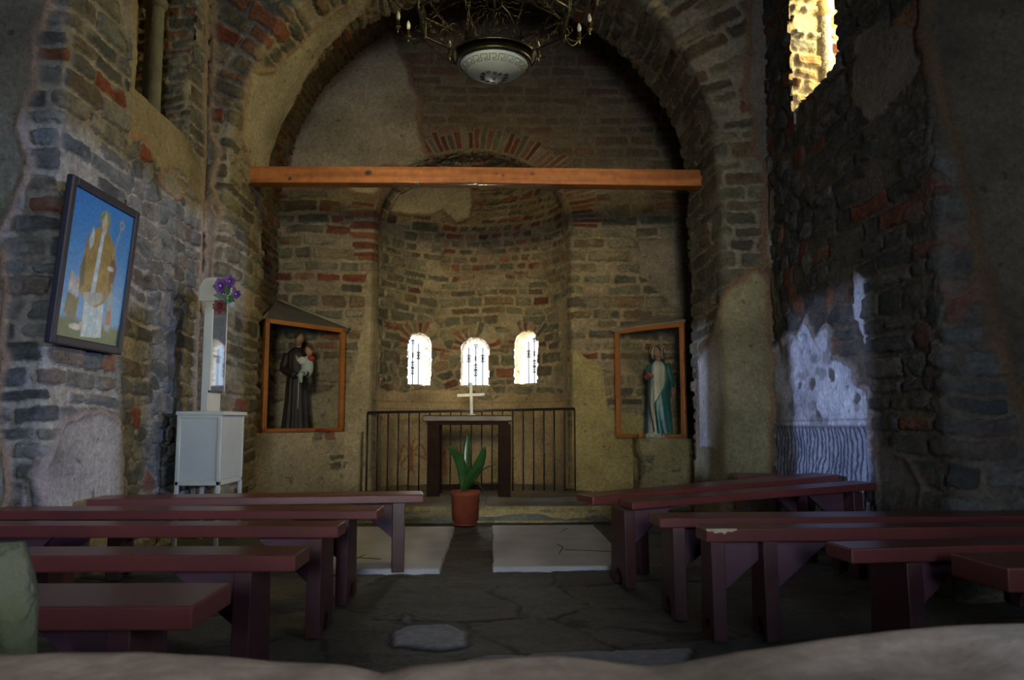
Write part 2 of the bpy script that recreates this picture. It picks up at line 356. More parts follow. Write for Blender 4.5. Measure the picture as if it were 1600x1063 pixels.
# ------------------------------------------------------------------ CHANCEL ARCH (pier sides + soffit + west face in one skin)
AX0, AX1, YB, ZA = -2.2, 1.93, 7.42, 3.0
acx, arx, arz = (AX0 + AX1) / 2, (AX1 - AX0) / 2, 2.1
jl = ZA + .05; al = math.pi * (arx + arz) / 2
Lt = 2 * jl + al; ds = .0105
s = np.linspace(0, Lt, int(Lt / ds)); t = np.concatenate([np.arange(-(YB - YA), 1.35, .0105)])
SS, TT = np.meshgrid(s, t)
def arch_sec(SS):
    th = np.clip((SS - jl) / al, 0, 1) * math.pi
    x = acx - arx * np.cos(th); z = ZA + arz * np.sin(th)
    z = np.where(SS < jl, SS - .05, np.where(SS > jl + al, Lt - SS - .05, z))
    nx = -np.cos(th); nz = np.sin(th)            # outward (into the masonry)
    return x, z, nx, nz
x, z, nx, nz = arch_sec(SS)
rr = .05
off = np.maximum(TT, 0); yy = YA - np.minimum(TT, 0)
k = np.clip((TT + rr) / (2 * rr), 0, 1)        # round the arris
inr = np.abs(TT) < rr
ang = k * math.pi / 2
off = np.where(inr, rr - rr * np.cos(ang), off); yy = np.where(inr, YA + rr - rr * np.sin(ang), yy)
NXs = -nx * np.cos(ang); NZs = -nz * np.cos(ang); NYs = -np.sin(ang)
Xa = x + nx * off; Za = z + nz * off
sm = np.minimum(SS, Lt - SS)
# rows run across the surface: the "v" of the masonry is the way up the arch
rf = lambda u, v: np.where(v > 3.0, .42, .10)
h, c = masonry(TT * 1.0, SS, 14, rh=(.08, .16), bl=(.20, .50), red=.1, pal=STONE, mortar=(.30, .26, .185), warp=.04, joint=.009, drop=.06, redfn=lambda u, v: np.where((v > 3.1) & (v < 7.5), .28, .04))
def AFL(pts):    # pixel -> (t, s) on the left half: west face if left of the arris, else soffit
    out = []
    for a, b in pts:
        q = onY(a, b, YA)
        if q.z < ZA:
            if q.x < AX0: out.append((AX0 - q.x, q.z + .05)); continue
            q = onX(a, b, AX0); out.append((YA - q.y, q.z + .05)); continue
        rad = math.hypot((q.x - acx) / arx, (q.z - ZA) / arz)
        if rad > 1:
            th = math.atan2((q.z - ZA) / arz, -(q.x - acx) / arx); out.append(((rad - 1) * arx, jl + th / math.pi * al)); continue
        d = ray(a, b)                          # march to the soffit
        for i in range(400):
            y_ = YA + i * .01; p = Vector((d.x * y_ / d.y, y_, HC + d.z * y_ / d.y))
            if math.hypot((p.x - acx) / arx, max(p.z - ZA, 0) / arz) >= 1: break
        th = math.atan2((p.z - ZA) / arz, -(p.x - acx) / arx); out.append((YA - p.y, jl + th / math.pi * al))
    return out
h, c = plaster(TT, SS, h, c, sdf_poly(TT, SS, AFL([(388, 262), (372, 215), (392, 110), (425, 105), (470, 60), (540, 0), (600, -40), (560, 20), (480, 110), (438, 200), (415, 268)])), 61, color=(.43, .38, .26), edge=(.36, .25, .15), band=.03)
h, c = plaster(TT, SS, h, c, sdf_poly(TT, SS, AFL([(330, 300), (340, 380), (332, 440), (345, 520), (330, 560), (318, 470), (322, 330)])), 62, color=(.36, .31, .22), edge=(.34, .24, .16), band=.02)
h, c = seam(TT, SS, h, c, AFL([(330, -30), (336, 60), (336, 130), (330, 210), (342, 240), (330, 290), (345, 330), (325, 400)]), w=.03, color=(.33, .24, .15), seed=12)
# right half is measured on its own mirrored coordinate
def AFR(pts):
    out = []
    for a, b in pts:
        q = onY(a, b, YA)
        if q.z < ZA:
            if q.x > AX1: out.append((q.x - AX1, Lt - (q.z + .05))); continue
            q = onX(a, b, AX1); out.append((YA - q.y, Lt - (q.z + .05))); continue
        rad = math.hypot((q.x - acx) / arx, (q.z - ZA) / arz)
        th = math.atan2((q.z - ZA) / arz, (q.x - acx) / arx); out.append(((rad - 1) * arx if rad > 1 else -.3, jl + al - th / math.pi * al))
    return out
h, c = plaster(TT, SS, h, c, sdf_poly(TT, SS, AFR([(1120, 525), (1150, 440), (1180, 420), (1196, 440), (1205, 600), (1205, 800), (1090, 800), (1094, 640), (1098, 560)])), 63, color=(.33, .285, .16), edge=(.30, .18, .10), band=.028)
h, c = plaster(TT, SS, h, c, sdf_poly(TT, SS, AFR([(1098, 560), (1108, 545), (1126, 535), (1132, 600), (1128, 660), (1122, 700), (1098, 700)])), 64, color=(.50, .47, .42), edge=(.34, .28, .24), band=.012)
h, c = plaster(TT, SS, h, c, sdf_poly(TT, SS, AFR([(1160, -60), (1170, 60), (1163, 150), (1180, 190), (1176, 230), (1192, 260), (1192, 420), (1230, 420), (1230, -60)])), 65, color=(.25, .20, .15), edge=(.26, .15, .09), band=.028)
P = np.stack([Xa + NXs * h, yy + NYs * h, Za + NZs * h], -1)
struct(grid_obj('wall_chancel_arch', P, c, None, flip=False))

# ------------------------------------------------------------------ CHANCEL side walls, vault, east wall
def flat_grid(u0, u1, v0, v1, d):
    return np.meshgrid(np.linspace(u0, u1, int((u1 - u0) / d) + 1), np.linspace(v0, v1, int((v1 - v0) / d) + 1))
CXL, CXR = -2.32, 2.30
for nm, xs, sg, sd in (('wall_chancel_left', CXL, 1, 21), ('wall_chancel_right', CXR, -1, 22)):
    U, V = flat_grid(YB - .35, YE + .05, -.05, 3.3, .014)
    h, c = masonry(U, V, sd, red=.2, mortar=(.27, .21, .14), rh=(.06, .12))
    P = np.stack([np.full(U.shape, xs) + sg * h, U, V], -1)
    struct(grid_obj(nm, P, c, None, flip=(sg > 0)))
# barrel vault of the chancel bay
vr = (CXR - CXL) / 2; vcx = (CXR + CXL) / 2; vz = 2.55
s = np.linspace(0, 1, 420); yv = np.arange(YB - .35, YE + .06, .02); SS, YY = np.meshgrid(s, yv)
th = SS * math.pi
h, c = masonry(YY, SS * math.pi * 2.4, 23, red=.3, mortar=(.20, .155, .10), rh=(.05, .09), bl=(.12, .25))
P = np.stack([vcx - (vr - h) * np.cos(th), YY, 3.0 + (vz - h) * np.sin(th)], -1)
struct(grid_obj('ceiling_chancel_vault', P, c, None, flip=False))

# east wall
U, V = flat_grid(CXL - .05, CXR + .05, -.05, 5.6, .0095)
rad = np.hypot((U - XC) / AR, np.maximum(V - ZS, 0) / AH)
h, c = masonry(U, V, 31, rh=(.10, .16), bl=(.17, .42), red=.16, mortar=(.285, .225, .14), warp=.03, drop=.10, joint=.013,
               redfn=lambda u, v: np.where(v > 3.2, .22, np.where((u < -1.2) & (v > 2.2), .30, .10)))
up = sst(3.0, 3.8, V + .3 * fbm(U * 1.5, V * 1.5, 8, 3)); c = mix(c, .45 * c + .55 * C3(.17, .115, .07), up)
# brick voussoir ring round the apse arch
thv = np.arctan2((V - ZS) / AH, (U - XC) / AR); seg = thv * 1.07 / .062 + .3 * fbm(U * 6, V * 6, 5, 2)
sid = np.floor(seg).astype(np.int64); fr = seg - sid
wid = .30 + .12 * (_h(sid, sid * 0, 9) - .5)
rd = (rad - 1) * 1.0
inb = (V > ZS - .05) & (rd > -.02) & (rd < wid)
mb = sst(.10, .2, np.minimum(fr, 1 - fr)) * sst(0, .02, wid - rd) * sst(.0, .015, rd - .02)
vc = np.where((_h(sid, sid * 0, 3) < .55)[..., None], np.array(BRICK)[(_h(sid, sid * 0, 4) * 3.99).astype(int)] * .9, np.array(STONE)[(_h(sid, sid * 0, 5) * 6.99).astype(int)])
vcol = mix(np.array((.30, .22, .14)) * (1 + .3 * fbm(U * 8, V * 8, 6, 3))[..., None], vc * (1 + .3 * fbm(U * 20, V * 20, 7, 3))[..., None], mb)
c = np.where(inb[..., None], vcol, c); h = np.where(inb, .018 * mb + .006 * fbm(U * 14, V * 14, 3, 2), h)
def PEa(pts): return [(onY(a, b, YE).x, onY(a, b, YE).z) for a, b in pts]
h, c = plaster(U, V, h, c, sdf_poly(U, V, PEa([(440, 300), (462, 220), (500, 120), (560, 40), (610, 30), (632, 95), (652, 150), (655, 215), (668, 240), (690, 247), (660, 262), (600, 262), (600, 290), (585, 304), (550, 302), (535, 288), (500, 285)])), 71, color=(.42, .34, .215), edge=(.27, .16, .10), band=.03)
h, c = plaster(U, V, h, c, sdf_poly(U, V, PEa([(400, 640), (545, 600), (560, 560), (575, 430), (600, 420), (600, 560), (580, 640), (578, 800), (400, 800)])), 72, color=(.36, .29, .17), band=.0, thick=.012)
h, c = plaster(U, V, h, c, sdf_poly(U, V, PEa([(893, 545), (935, 570), (950, 640), (1000, 650), (1100, 660), (1110, 800), (893, 800)])), 73, color=(.33, .27, .12), band=.0, thick=.012)
h, c = plaster(U, V, h, c, sdf_poly(U, V, PEa([(1000, 380), (1060, 370), (1095, 420), (1100, 640), (1080, 640), (1075, 500), (1040, 470), (1000, 430)])), 74, color=(.27, .22, .15), band=.0, thick=.012)
# red brick quoins at the left jamb of the apse
q = (U < XC - AR + .30) & (U > XC - AR - .22 + .16 * vn(np.floor(V / .12) * 3.3, V * 0, 4)) & (V > 2.66) & (V < 3.2)
qv = V / .118 + .35 * fbm(U * 3, V * 3, 8, 3); rowq = np.floor(qv).astype(np.int64); fq = qv - rowq
mq = sst(.12, .22, np.minimum(fq, 1 - fq))
cq = mix(np.array((.30, .24, .16)) * np.ones(U.shape)[..., None], np.array(BRICK)[(_h(rowq, rowq * 0, 2) * 3.99).astype(int)] * (1 + .3 * fbm(U * 15, V * 15, 2, 3))[..., None], mq)
c = np.where(q[..., None], cq, c); h = np.where(q, .016 * mq, h)
fc_r = np.hypot((facec(U) - XC) / AR, np.maximum(facec(V) - ZS, 0) / AH)
keep = fc_r > .968
P = np.stack([U, np.full(U.shape, YE) - h * sst(1.0, 1.03, rad) + .10 * np.clip((1.02 - rad) / .052, 0, 1) ** 2, V], -1)
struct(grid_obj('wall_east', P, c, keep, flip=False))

# apse: half cylinder and half dome in one skin
arc = math.pi * (AR + AD) / 2
dome = math.pi / 2 * AH * 1.05
s = np.linspace(0, arc, int(arc / .009)); v = np.linspace(-.05, ZS + dome, int((ZS + dome) / .0095))
SS, VV = np.meshgrid(s, v); th = math.pi - SS / arc * math.pi       # s=0 left end
ph = np.clip((VV - ZS) / dome, 0, 1) * math.pi / 2 * .995
h, c = masonry(SS, VV, 33, rh=(.08, .15), bl=(.12, .36), red=.08, mortar=(.30, .24, .15), warp=.05, drop=.10, joint=.011)
hb = rubble(SS, VV, 333, size=.125, asp=1.5, red=.06, mortar=(.30, .24, .15), joint=.012)
h, c = blend2((h, c), hb, .9 * sst(.12, .35, fbm(SS * 1.1, VV * 1.1, 46, 2)))
h2, c2 = masonry(SS * np.maximum(.35, np.cos(ph)) + 3, VV, 34, rh=(.075, .105), bl=(.10, .20), red=.32, mortar=(.27, .20, .12), warp=.03, drop=.05, joint=.012)
md = sst(2.62, 2.72, VV + .10 * fbm(SS * 2, VV * 2, 3, 3)) * sst(.36 * arc, .38 * arc, SS + .03 * fbm(SS * 5, VV * 5, 3, 2))
h = h * (1 - md) + h2 * md; c = mix(c, c2, md)
def PA(px, py):    # pixel -> (s, v) on the apse skin
    d = ray(px, py)
    for i in range(600):
        y_ = YE + i * .005; p = Vector((d.x * y_ / d.y, y_, HC + d.z * y_ / d.y))
        zz = max(p.z - ZS, 0) / AH
        if math.sqrt(((p.x - XC) / AR) ** 2 + ((p.y - YE) / AD) ** 2 + zz * zz) >= 1: break
    a = math.atan2((p.y - YE) / AD, (p.x - XC) / AR); sv = (math.pi - a) / math.pi * arc
    return (sv, p.z) if p.z < ZS else (sv, ZS + math.asin(min(1, zz)) / (math.pi / 2) * dome)
def PAs(pts): return [PA(a, b) for a, b in pts]
h, c = plaster(SS, VV, h, c, sdf_poly(SS, VV, PAs([(622, 302), (606, 330), (640, 338), (690, 330), (712, 345), (735, 340), (740, 310), (735, 290), (715, 266), (665, 278)])), 81, color=(.40, .34, .23), edge=(.28, .19, .12), band=.02)
h, c = plaster(SS, VV, h, c, sdf_poly(SS, VV, [(-.1, -.1), (-.1, 1.32), (.5, 1.22), (1.1, 1.24), (1.5, 1.26), (1.75, 1.12), (2.1, 1.20), (2.6, 1.18), (arc + .1, 1.25), (arc + .1, -.1)]), 83, color=(.36, .27, .15), band=.0, thick=.012)
h, c = plaster(SS, VV, h, c, sdf_poly(SS, VV, [(-.1, 1.2), (-.1, 3.1), (.12, 3.0), (.16, 2.2), (.24, 1.7), (.2, 1.2)]), 84, color=(.36, .29, .18), band=.0, thick=.012)
h, c = plaster(SS, VV, h, c, sdf_poly(SS, VV, [(arc + .1, 1.2), (arc + .1, 2.2), (arc - .25, 2.3), (arc - .5, 2.25), (arc - .35, 1.8), (arc - .3, 1.2)]), 85, color=(.29, .24, .15), band=.0, thick=.012)
# painted red border line and double eagle on the dado
c = mix(c, C3(.20, .08, .04), np.exp(-((VV - 1.10) / .006) ** 2) * .6)
c = mix(c, C3(.22, .11, .06), np.exp(-((VV - 1.02) / .005) ** 2) * .5)
def paint_line(c, pts, w, colr, m_=.7):
    d = sdf_line(SS, VV, PAs(pts)); return mix(c, np.array(colr), sst(w, w * .4, d + .006 * fbm(SS * 40, VV * 40, 5, 2)) * m_)
EG = (.25, .075, .035)
for pts, w in (([(641, 700), (641, 732)], .045), ([(637, 692), (634, 684), (630, 688)], .01), ([(645, 692), (648, 684), (652, 688)], .01), ([(638, 690), (641, 705), (645, 690)], .012),
               ([(636, 704), (629, 696), (625, 706), (622, 720)], .022), ([(646, 704), (656, 694), (662, 702), (665, 712)], .022), ([(636, 712), (628, 722), (624, 726)], .02), ([(648, 710), (658, 714), (664, 718)], .02),
               ([(638, 728), (630, 734), (627, 728)], .01), ([(645, 728), (652, 731), (656, 727)], .01), ([(641, 730), (637, 740)], .015), ([(641, 730), (646, 740)], .015),
               ([(694, 705), (696, 740)], .03), ([(712, 700), (716, 712)], .03)):
    c = paint_line(c, pts, w, EG)
# dark soft patch below the left and middle windows
for (a, b, r1_, r2_) in ((655, 622, .16, .07), (733, 628, .10, .09)):
    q = PA(a, b); c = mix(c, C3(.12, .09, .05), .55 * np.exp(-((SS - q[0]) / r1_) ** 2 - ((VV - q[1]) / r2_) ** 2))
# windows
AW = []
for (px, y0, y1, wpx) in ((654, 602, 520, .155), (742, 603, 528, .165), (824, 600, 517, .16)):
    a0 = PA(px, y0); a1 = PA(px, y1); AW.append((a0[0], wpx, a0[1], a1[1]))
def win_d(S_, V_, w):
    s0, hw, z0, z1 = w; zc = z1 - hw
    d = np.where(V_ > zc, np.hypot(S_ - s0, V_ - zc) - hw, np.maximum(np.abs(S_ - s0) - hw, z0 - V_))
    return d
cut = np.zeros(facec(SS).shape, bool)
for i, w in enumerate(AW):
    dw = win_d(SS, VV, w); zc = w[3] - w[1]
    # radiating brick heads
    a = np.arctan2(VV - zc, SS - w[0]); sg = a * (w[1] + .06) / .074 + .35 * i + .3 * fbm(SS * 9, VV * 9, i, 2); sid = np.floor(sg).astype(np.int64); fr = sg - sid
    L = .07 + .15 * _h(sid, sid * 0 + i, 5)
    inb = (dw > 0) & (dw < L) & (VV > zc - .05)
    mb = sst(.16, .26, np.minimum(fr, 1 - fr) + .04 * fbm(SS * 30, VV * 30, 4, 2)) * sst(0, .015, L - dw) * sst(.004, .016, dw) * (_h(sid, sid * 0 + i, 8) > .18)
    vc = np.where((_h(sid, sid * 0 + i, 3) < .55)[..., None], np.array(BRICK)[(_h(sid, sid * 0 + i, 4) * 3.99).astype(int)], np.array(STONE)[(_h(sid, sid * 0, 5) * 6.99).astype(int)])
    vcol = mix(np.array((.30, .235, .15)) * (1 + .4 * fbm(SS * 8, VV * 8, 6, 3))[..., None], vc * (1 + .3 * fbm(SS * 20, VV * 20, 7, 3))[..., None], mb)
    c = np.where(inb[..., None], vcol, c); h = np.where(inb, .014 * mb, h)
    cut |= win_d(facec(SS), facec(VV), w) < .012 * fbm(facec(SS) * 14, facec(VV) * 14, 6 + i, 2)
cp, sp = np.cos(ph), np.sin(ph); rx, ry = (AR - h), (AD - h)
P = np.stack([XC + rx * np.cos(th) * cp, YE + ry * np.sin(th) * cp, np.where(VV < ZS, VV, ZS + (AH - h) * sp)], -1)
struct(grid_obj('wall_apse', P, c, ~cut, flip=False))

# window reveals, radial, 0.5 m deep
def apse_pt(s_, v_, out):
    th = math.pi - s_ / arc * math.pi; return np.array((XC + (AR + out) * math.cos(th), YE + (AD + out) * math.sin(th), v_))
for i, w in enumerate(AW):
    s0, hw, z0, z1 = w; zc = z1 - hw; th0 = math.pi - s0 / arc * math.pi
    base = apse_pt(s0, 0, 0); tn = math.pi / 2 + (th0 - math.pi / 2) * .50; nr = np.array((math.cos(tn), math.sin(tn), 0)); tg = np.array((math.sin(th0), -math.cos(th0), 0))
    ring = [(-hw, z0 + (zc - z0) * k / 22) for k in range(22)] + [(-hw * math.cos(a), zc + hw * math.sin(a)) for a in np.linspace(0, math.pi, 34)] + [(hw, zc - (zc - z0) * k / 22) for k in range(1, 23)] + [(hw - 2 * hw * k / 14, z0) for k in range(1, 15)]
    ring = np.array(ring); n = len(ring); D = np.linspace(-.015, .40, 30)
    kk, dd = np.meshgrid(np.arange(n), D)
    sc = 1.012 - .10 * np.clip(dd, 0, 1) / .40
    uu = ring[kk % n, 0] * sc; zz = (ring[kk % n, 1] - (z0 + z1) / 2) * (1.006 - .08 * np.clip(dd, 0, 1)) + (z0 + z1) / 2
    rg = .018 * fbm(kk * .35, dd * 9, 90 + i, 3) * sst(-.01, .03, dd); rg[:, -1] = rg[:, 0]; uu = uu * (1 + rg * 4); zz = zz + rg * .8
    P = base[None, None] + nr * dd[..., None] + tg * uu[..., None]; P[..., 2] = zz
    _, c = masonry(dd * 1.0, kk * .02, 95 + i, rh=(.05, .09), bl=(.1, .2), red=.25, mortar=(.72, .62, .46), pal=[(.6, .52, .4), (.5, .45, .36)] * 3)
    struct(grid_obj('window_%d' % (i + 1), P, c, None, flip=True))

# ------------------------------------------------------------------ high window reveals
def quad_patch(name, a, b, c_, d, seed, res=.02, **kw):
    a, b, c_, d = map(np.array, (a, b, c_, d)); L1 = np.linalg.norm(b - a); L2 = np.linalg.norm(d - a)
    u = np.linspace(0, 1, max(2, int(L1 / res))); v = np.linspace(0, 1, max(2, int(L2 / res))); U, V = np.meshgrid(u, v)
    P = (a * ((1 - U) * (1 - V))[..., None] + b * (U * (1 - V))[..., None] + c_ * (U * V)[..., None] + d * ((1 - U) * V)[..., None])
    n = np.cross(b - a, d - a); n = n / np.linalg.norm(n)
    h, c = masonry(U * L1, V * L2, seed, **kw)
    return P + n * (h * sst(0, .03, np.minimum(np.minimum(U, 1 - U) * L1, np.minimum(V, 1 - V) * L2)))[..., None], c
def add_patch(name, *a, parent=None, **kw):
    P, c = quad_patch(name, *a, **kw); return struct(grid_obj(name, P, c, None))
# right: far jamb (sunlit), near jamb, sloping sill, head
y0, y1, z0, z1 = winR; XO = XR + .62
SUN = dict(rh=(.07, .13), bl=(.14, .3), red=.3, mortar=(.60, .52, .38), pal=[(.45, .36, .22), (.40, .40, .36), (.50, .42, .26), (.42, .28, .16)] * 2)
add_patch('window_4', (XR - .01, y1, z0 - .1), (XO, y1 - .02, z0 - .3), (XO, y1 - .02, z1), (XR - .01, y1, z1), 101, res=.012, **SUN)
add_patch('window_4', (XR - .01, y0, z0 - .05), (XR - .01, y0, z1), (XO, y0 + .05, z1), (XO, y0 + .05, z0 - .1), 102)
add_patch('window_4', (XR - .01, y0, z0), (XO, y0, z0 + .02), (XO, y1, z0 + .02), (XR - .01, y1, z0), 103)
add_patch('window_4', (XR - .01, y0, z1), (XR - .01, y1, z1), (XO, y1, z1), (XO, y0, z1), 104)
y0, y1, z0, z1 = winL; XO = XL - .55
KW = dict(red=.25, mortar=(.30, .25, .16))
add_patch('window_5', (XO, y1 - .02, z0 - .3), (XL + .01, y1, z0 - .05), (XL + .01, y1, z1), (XO, y1 - .02, z1), 105, res=.012, **KW)
add_patch('window_5', (XL + .01, y0, z0 - .05), (XO, y0 + .05, z0 - .1), (XO, y0 + .05, z1), (XL + .01, y0, z1), 106, **KW)
add_patch('window_5', (XO, y0, z0 - .02), (XL + .01, y0, z0), (XL + .01, y1, z0), (XO, y1, z0 - .02), 107, **KW)
add_patch('window_5', (XL + .01, y0, z1), (XO, y0, z1), (XO, y1, z1), (XL + .01, y1, z1), 108, **KW)
add_patch('window_5', (XO, y0, z0 - .3), (XO, y1, z0 - .3), (XO, y1, z1), (XO, y0, z1), 109, **KW)   # walled up behind the column

# ------------------------------------------------------------------ generic mesh builder
class MB:
    def __init__(s): s.v = []; s.f = []; s.sm = []
    def add(s, vs, fs, smooth=False):
        b = len(s.v); s.v += [tuple(v) for v in vs]; s.f += [tuple(i + b for i in f) for f in fs]; s.sm += [smooth] * len(fs); return s
    def box(s, lo, hi, bev=0):
        x0, y0, z0 = lo; x1, y1, z1 = hi
        vs = [(x0, y0, z0), (x1, y0, z0), (x1, y1, z0), (x0, y1, z0), (x0, y0, z1), (x1, y0, z1), (x1, y1, z1), (x0, y1, z1)]
        return s.add(vs, [(0, 3, 2, 1), (4, 5, 6, 7), (0, 1, 5, 4), (1, 2, 6, 5), (2, 3, 7, 6), (3, 0, 4, 7)])
    def tube(s, pts, r, n=8, close=False, cap=True):
        pts = [Vector(p) for p in pts]; rs = r if isinstance(r, (list, tuple)) else [r] * len(pts)
        N = len(pts); vs = []; up = None
        for i, p in enumerate(pts):
            if close: d = pts[(i + 1) % N] - pts[i - 1]
            else: d = pts[min(i + 1, N - 1)] - pts[max(i - 1, 0)]
            if d.length < 1e-9: d = Vector((0, 0, 1))
            d.normalize()
            if up is None:
                up = Vector((0, 0, 1)) if abs(d.z) < .9 else Vector((1, 0, 0))
            a = d.cross(up); 
            if a.length < 1e-6: a = d.cross(Vector((1, 0, 0)))
            a.normalize(); b = a.cross(d).normalized(); up = b
            for k in range(n):
                t = 2 * math.pi * k / n; vs.append(p + (a * math.cos(t) + b * math.sin(t)) * rs[i])
        fs = []
        for i in range(N if close else N - 1):
            j = (i + 1) % N
            for k in range(n): fs.append((i * n + k, i * n + (k + 1) % n, j * n + (k + 1) % n, j * n + k))
        if cap and not close: fs += [tuple(range(n))[::-1], tuple((N - 1) * n + k for k in range(n))]
        return s.add(vs, fs, True)
    def lathe(s, prof, n=24, c=(0, 0, 0), sx=1, sy=1, cap=True):
        vs = []; fs = []
        for r, z in prof:
            for k in range(n):
                t = 2 * math.pi * k / n; vs.append((c[0] + r * math.cos(t) * sx, c[1] + r * math.sin(t) * sy, c[2] + z))
        for i in range(len(prof) - 1):
            for k in range(n): fs.append((i * n + k, i * n + (k + 1) % n, (i + 1) * n + (k + 1) % n, (i + 1) * n + k))
        if cap: fs += [tuple(range(n))[::-1], tuple((len(prof) - 1) * n + k for k in range(n))]
        return s.add(vs, fs, True)
    def prism(s, poly, a, b, axis='x'):
        n = len(poly)
        def P(p, t): return {'x': (t, p[0], p[1]), 'y': (p[0], t, p[1]), 'z': (p[0], p[1], t)}[axis]
        vs = [P(p, a) for p in poly] + [P(p, b) for p in poly]
        fs = [tuple(range(n))[::-1], tuple(range(n, 2 * n))] + [(i, (i + 1) % n, n + (i + 1) % n, n + i) for i in range(n)]
        return s.add(vs, fs)
    def ell(s, c, r, n=12, m=8, rot=None):
        vs = []; fs = []
        for i in range(m + 1):
            p = math.pi * i / m
            for k in range(n):
                t = 2 * math.pi * k / n; v = Vector((r[0] * math.sin(p) * math.cos(t), r[1] * math.sin(p) * math.sin(t), r[2] * math.cos(p)))
                if rot: v = rot @ v
                vs.append(v + Vector(c))
        for i in range(m):
            for k in range(n): fs.append((i * n + k, (i + 1) * n + k, (i + 1) * n + (k + 1) % n, i * n + (k + 1) % n))
        return s.add(vs, fs, True)
    def build(s, name, mat, parent=None, bevel=0, sub=0, weld=False):
        me = bpy.data.meshes.new(name); me.from_pydata(s.v, [], s.f); me.update()
        me.polygons.foreach_set('use_smooth', s.sm); me.materials.append(mat)
        import bmesh
        bm = bmesh.new(); bm.from_mesh(me)
        if weld: bmesh.ops.remove_doubles(bm, verts=bm.verts, dist=1e-5)
        bmesh.ops.recalc_face_normals(bm, faces=bm.faces); bm.to_mesh(me); bm.free()
        o = bpy.data.objects.new(name, me); COL.objects.link(o)
        if parent: o.parent = parent
        if bevel:
            b = o.modifiers.new('bevel', 'BEVEL'); b.width = bevel; b.segments = 2; b.limit_method = 'ANGLE'
        if sub: m_ = o.modifiers.new('sub', 'SUBSURF'); m_.levels = sub; m_.render_levels = sub
        return o

# ------------------------------------------------------------------ FLOOR
U, V = flat_grid(-3.3, 3.3, .6, 7.35, .014)
rng = np.random.RandomState(8)
NS = 120; sx = rng.uniform(-3.4, 3.4, NS); sy = rng.uniform(.4, 7.5, NS)
uw = U + .10 * fbm(U * 2, V * 2, 1, 3) + .02 * fbm(U * 14, V * 14, 4, 2); vw = V + .10 * fbm(U * 2 + 9, V * 2, 2, 3) + .02 * fbm(U * 14, V * 14, 6, 2)
f1 = np.full(U.shape, 1e9); f2 = f1.copy(); fid = np.zeros(U.shape, np.int64)
for i in range(NS):
    d = np.hypot((uw - sx[i]) * .85, (vw - sy[i]) * 1.1); m = d < f1
    f2 = np.where(m, f1, np.minimum(f2, d)); fid = np.where(m, i, fid); f1 = np.where(m, d, f1)
e = f2 - f1; m = sst(.004, .016, e + .02 * fbm(U * 12, V * 12, 71, 3))
r1 = _h(fid, fid * 0, 1); r2 = _h(fid, fid * 0, 2)
fc = np.array([(.105, .108, .088), (.12, .12, .10), (.092, .098, .088), (.125, .12, .095)])[(r1 * 3.99).astype(int)] * (1 + .45 * fbm(U * 4, V * 7, 3, 4))[..., None]
c = mix(np.array((.055, .048, .036)) * np.ones(U.shape)[..., None], fc, m)
h = m * (.003 + .006 * r2) + .006 * fbm(U * 5, V * 5, 9, 4) + .004 * fbm(U * 20, V * 20, 19, 3) + .012 * fbm(U * 1.2, V * 1.2, 10, 2)
for pts, cc, hh in (([(612, 985), (640, 976), (700, 974), (728, 985), (722, 1006), (690, 1012), (615, 1004)], (.44, .46, .50), .012), ([(712, 1030), (760, 1020), (900, 1016), (1080, 1012), (1060, 1045), (760, 1060)], (.34, .36, .40), .010),
                    ([(636, 955), (640, 970), (628, 968)], (.3, .31, .32), .008)):
    q = [(onZ(a, b, 0).x, onZ(a, b, 0).y) for a, b in pts]; sd = sdf_poly(U, V, q) + .02 * fbm(U * 9, V * 9, 12, 3)
    mm = sst(.008, -.008, sd); c = mix(c, np.array(cc) * (1 + .3 * fbm(U * 9, V * 9, 13, 3))[..., None], mm); h = h + hh * mm
    c = mix(c, C3(.03, .03, .03), np.exp(-((sd - .018) / .012) ** 2) * .8)
h -= .022
struct(grid_obj('floor', np.stack([U, V, h], -1), c, None, M_FLOOR))
fb = MB().box((-3.8, -6.2, -.12), (3.8, 9.6, -.06)).build('floor', noisy('earth_floor', (.10, .09, .07), (.14, .12, .09), .9)); struct(fb)

# altar platform: uneven two level step
YP = 7.12
U, V = flat_grid(-2.35, 2.32, YP, 9.45, .018)
lvl = .115 + .04 * sst(7.5, 7.62, V + .12 * fbm(U * 2, V * 2, 31, 3)) + .018 * fbm(U * 2.5, V * 2.5, 32, 3) + .008 * fbm(U * 12, V * 12, 33, 2)
drop = sst(1.02, 1.10, U + .06 * fbm(U * 4, V * 4, 3, 2)) 
lvl = lvl * (1 - drop * .95); lvl = lvl * sst(0, .03, V - YP) + 0
c = np.array((.20, .155, .10)) * (1 + .5 * fbm(U * 3, V * 3, 34, 4))[..., None]
sl = fbm(U * 1.8 + 4, V * 3.2, 35, 2) > .12
c = np.where(sl[..., None], np.array((.17, .17, .155)) * (1 + .3 * fbm(U * 8, V * 8, 36, 3))[..., None], c)
struct(grid_obj('floor_platform', np.stack([U, V, lvl], -1), c, None, M_FLOOR))
U, V = flat_grid(-2.35, 1.09, -.04, .125, .010)
h, c = masonry(U, V, 39, red=.05, mortar=(.40, .33, .16), drop=.9, warp=.03)
h, c = plaster(U, V, h, c, (V - .075 + .09 * fbm(U * 2.2, V * 2, 3, 3)) * 1.0, 38, color=(.42, .36, .17), band=0, thick=.01)
yl = YP + .02 - .012 * fbm(U * 3, V * 3, 5, 2)
struct(grid_obj('trim_1', np.stack([U, yl - h, V], -1), c, None, flip=False))

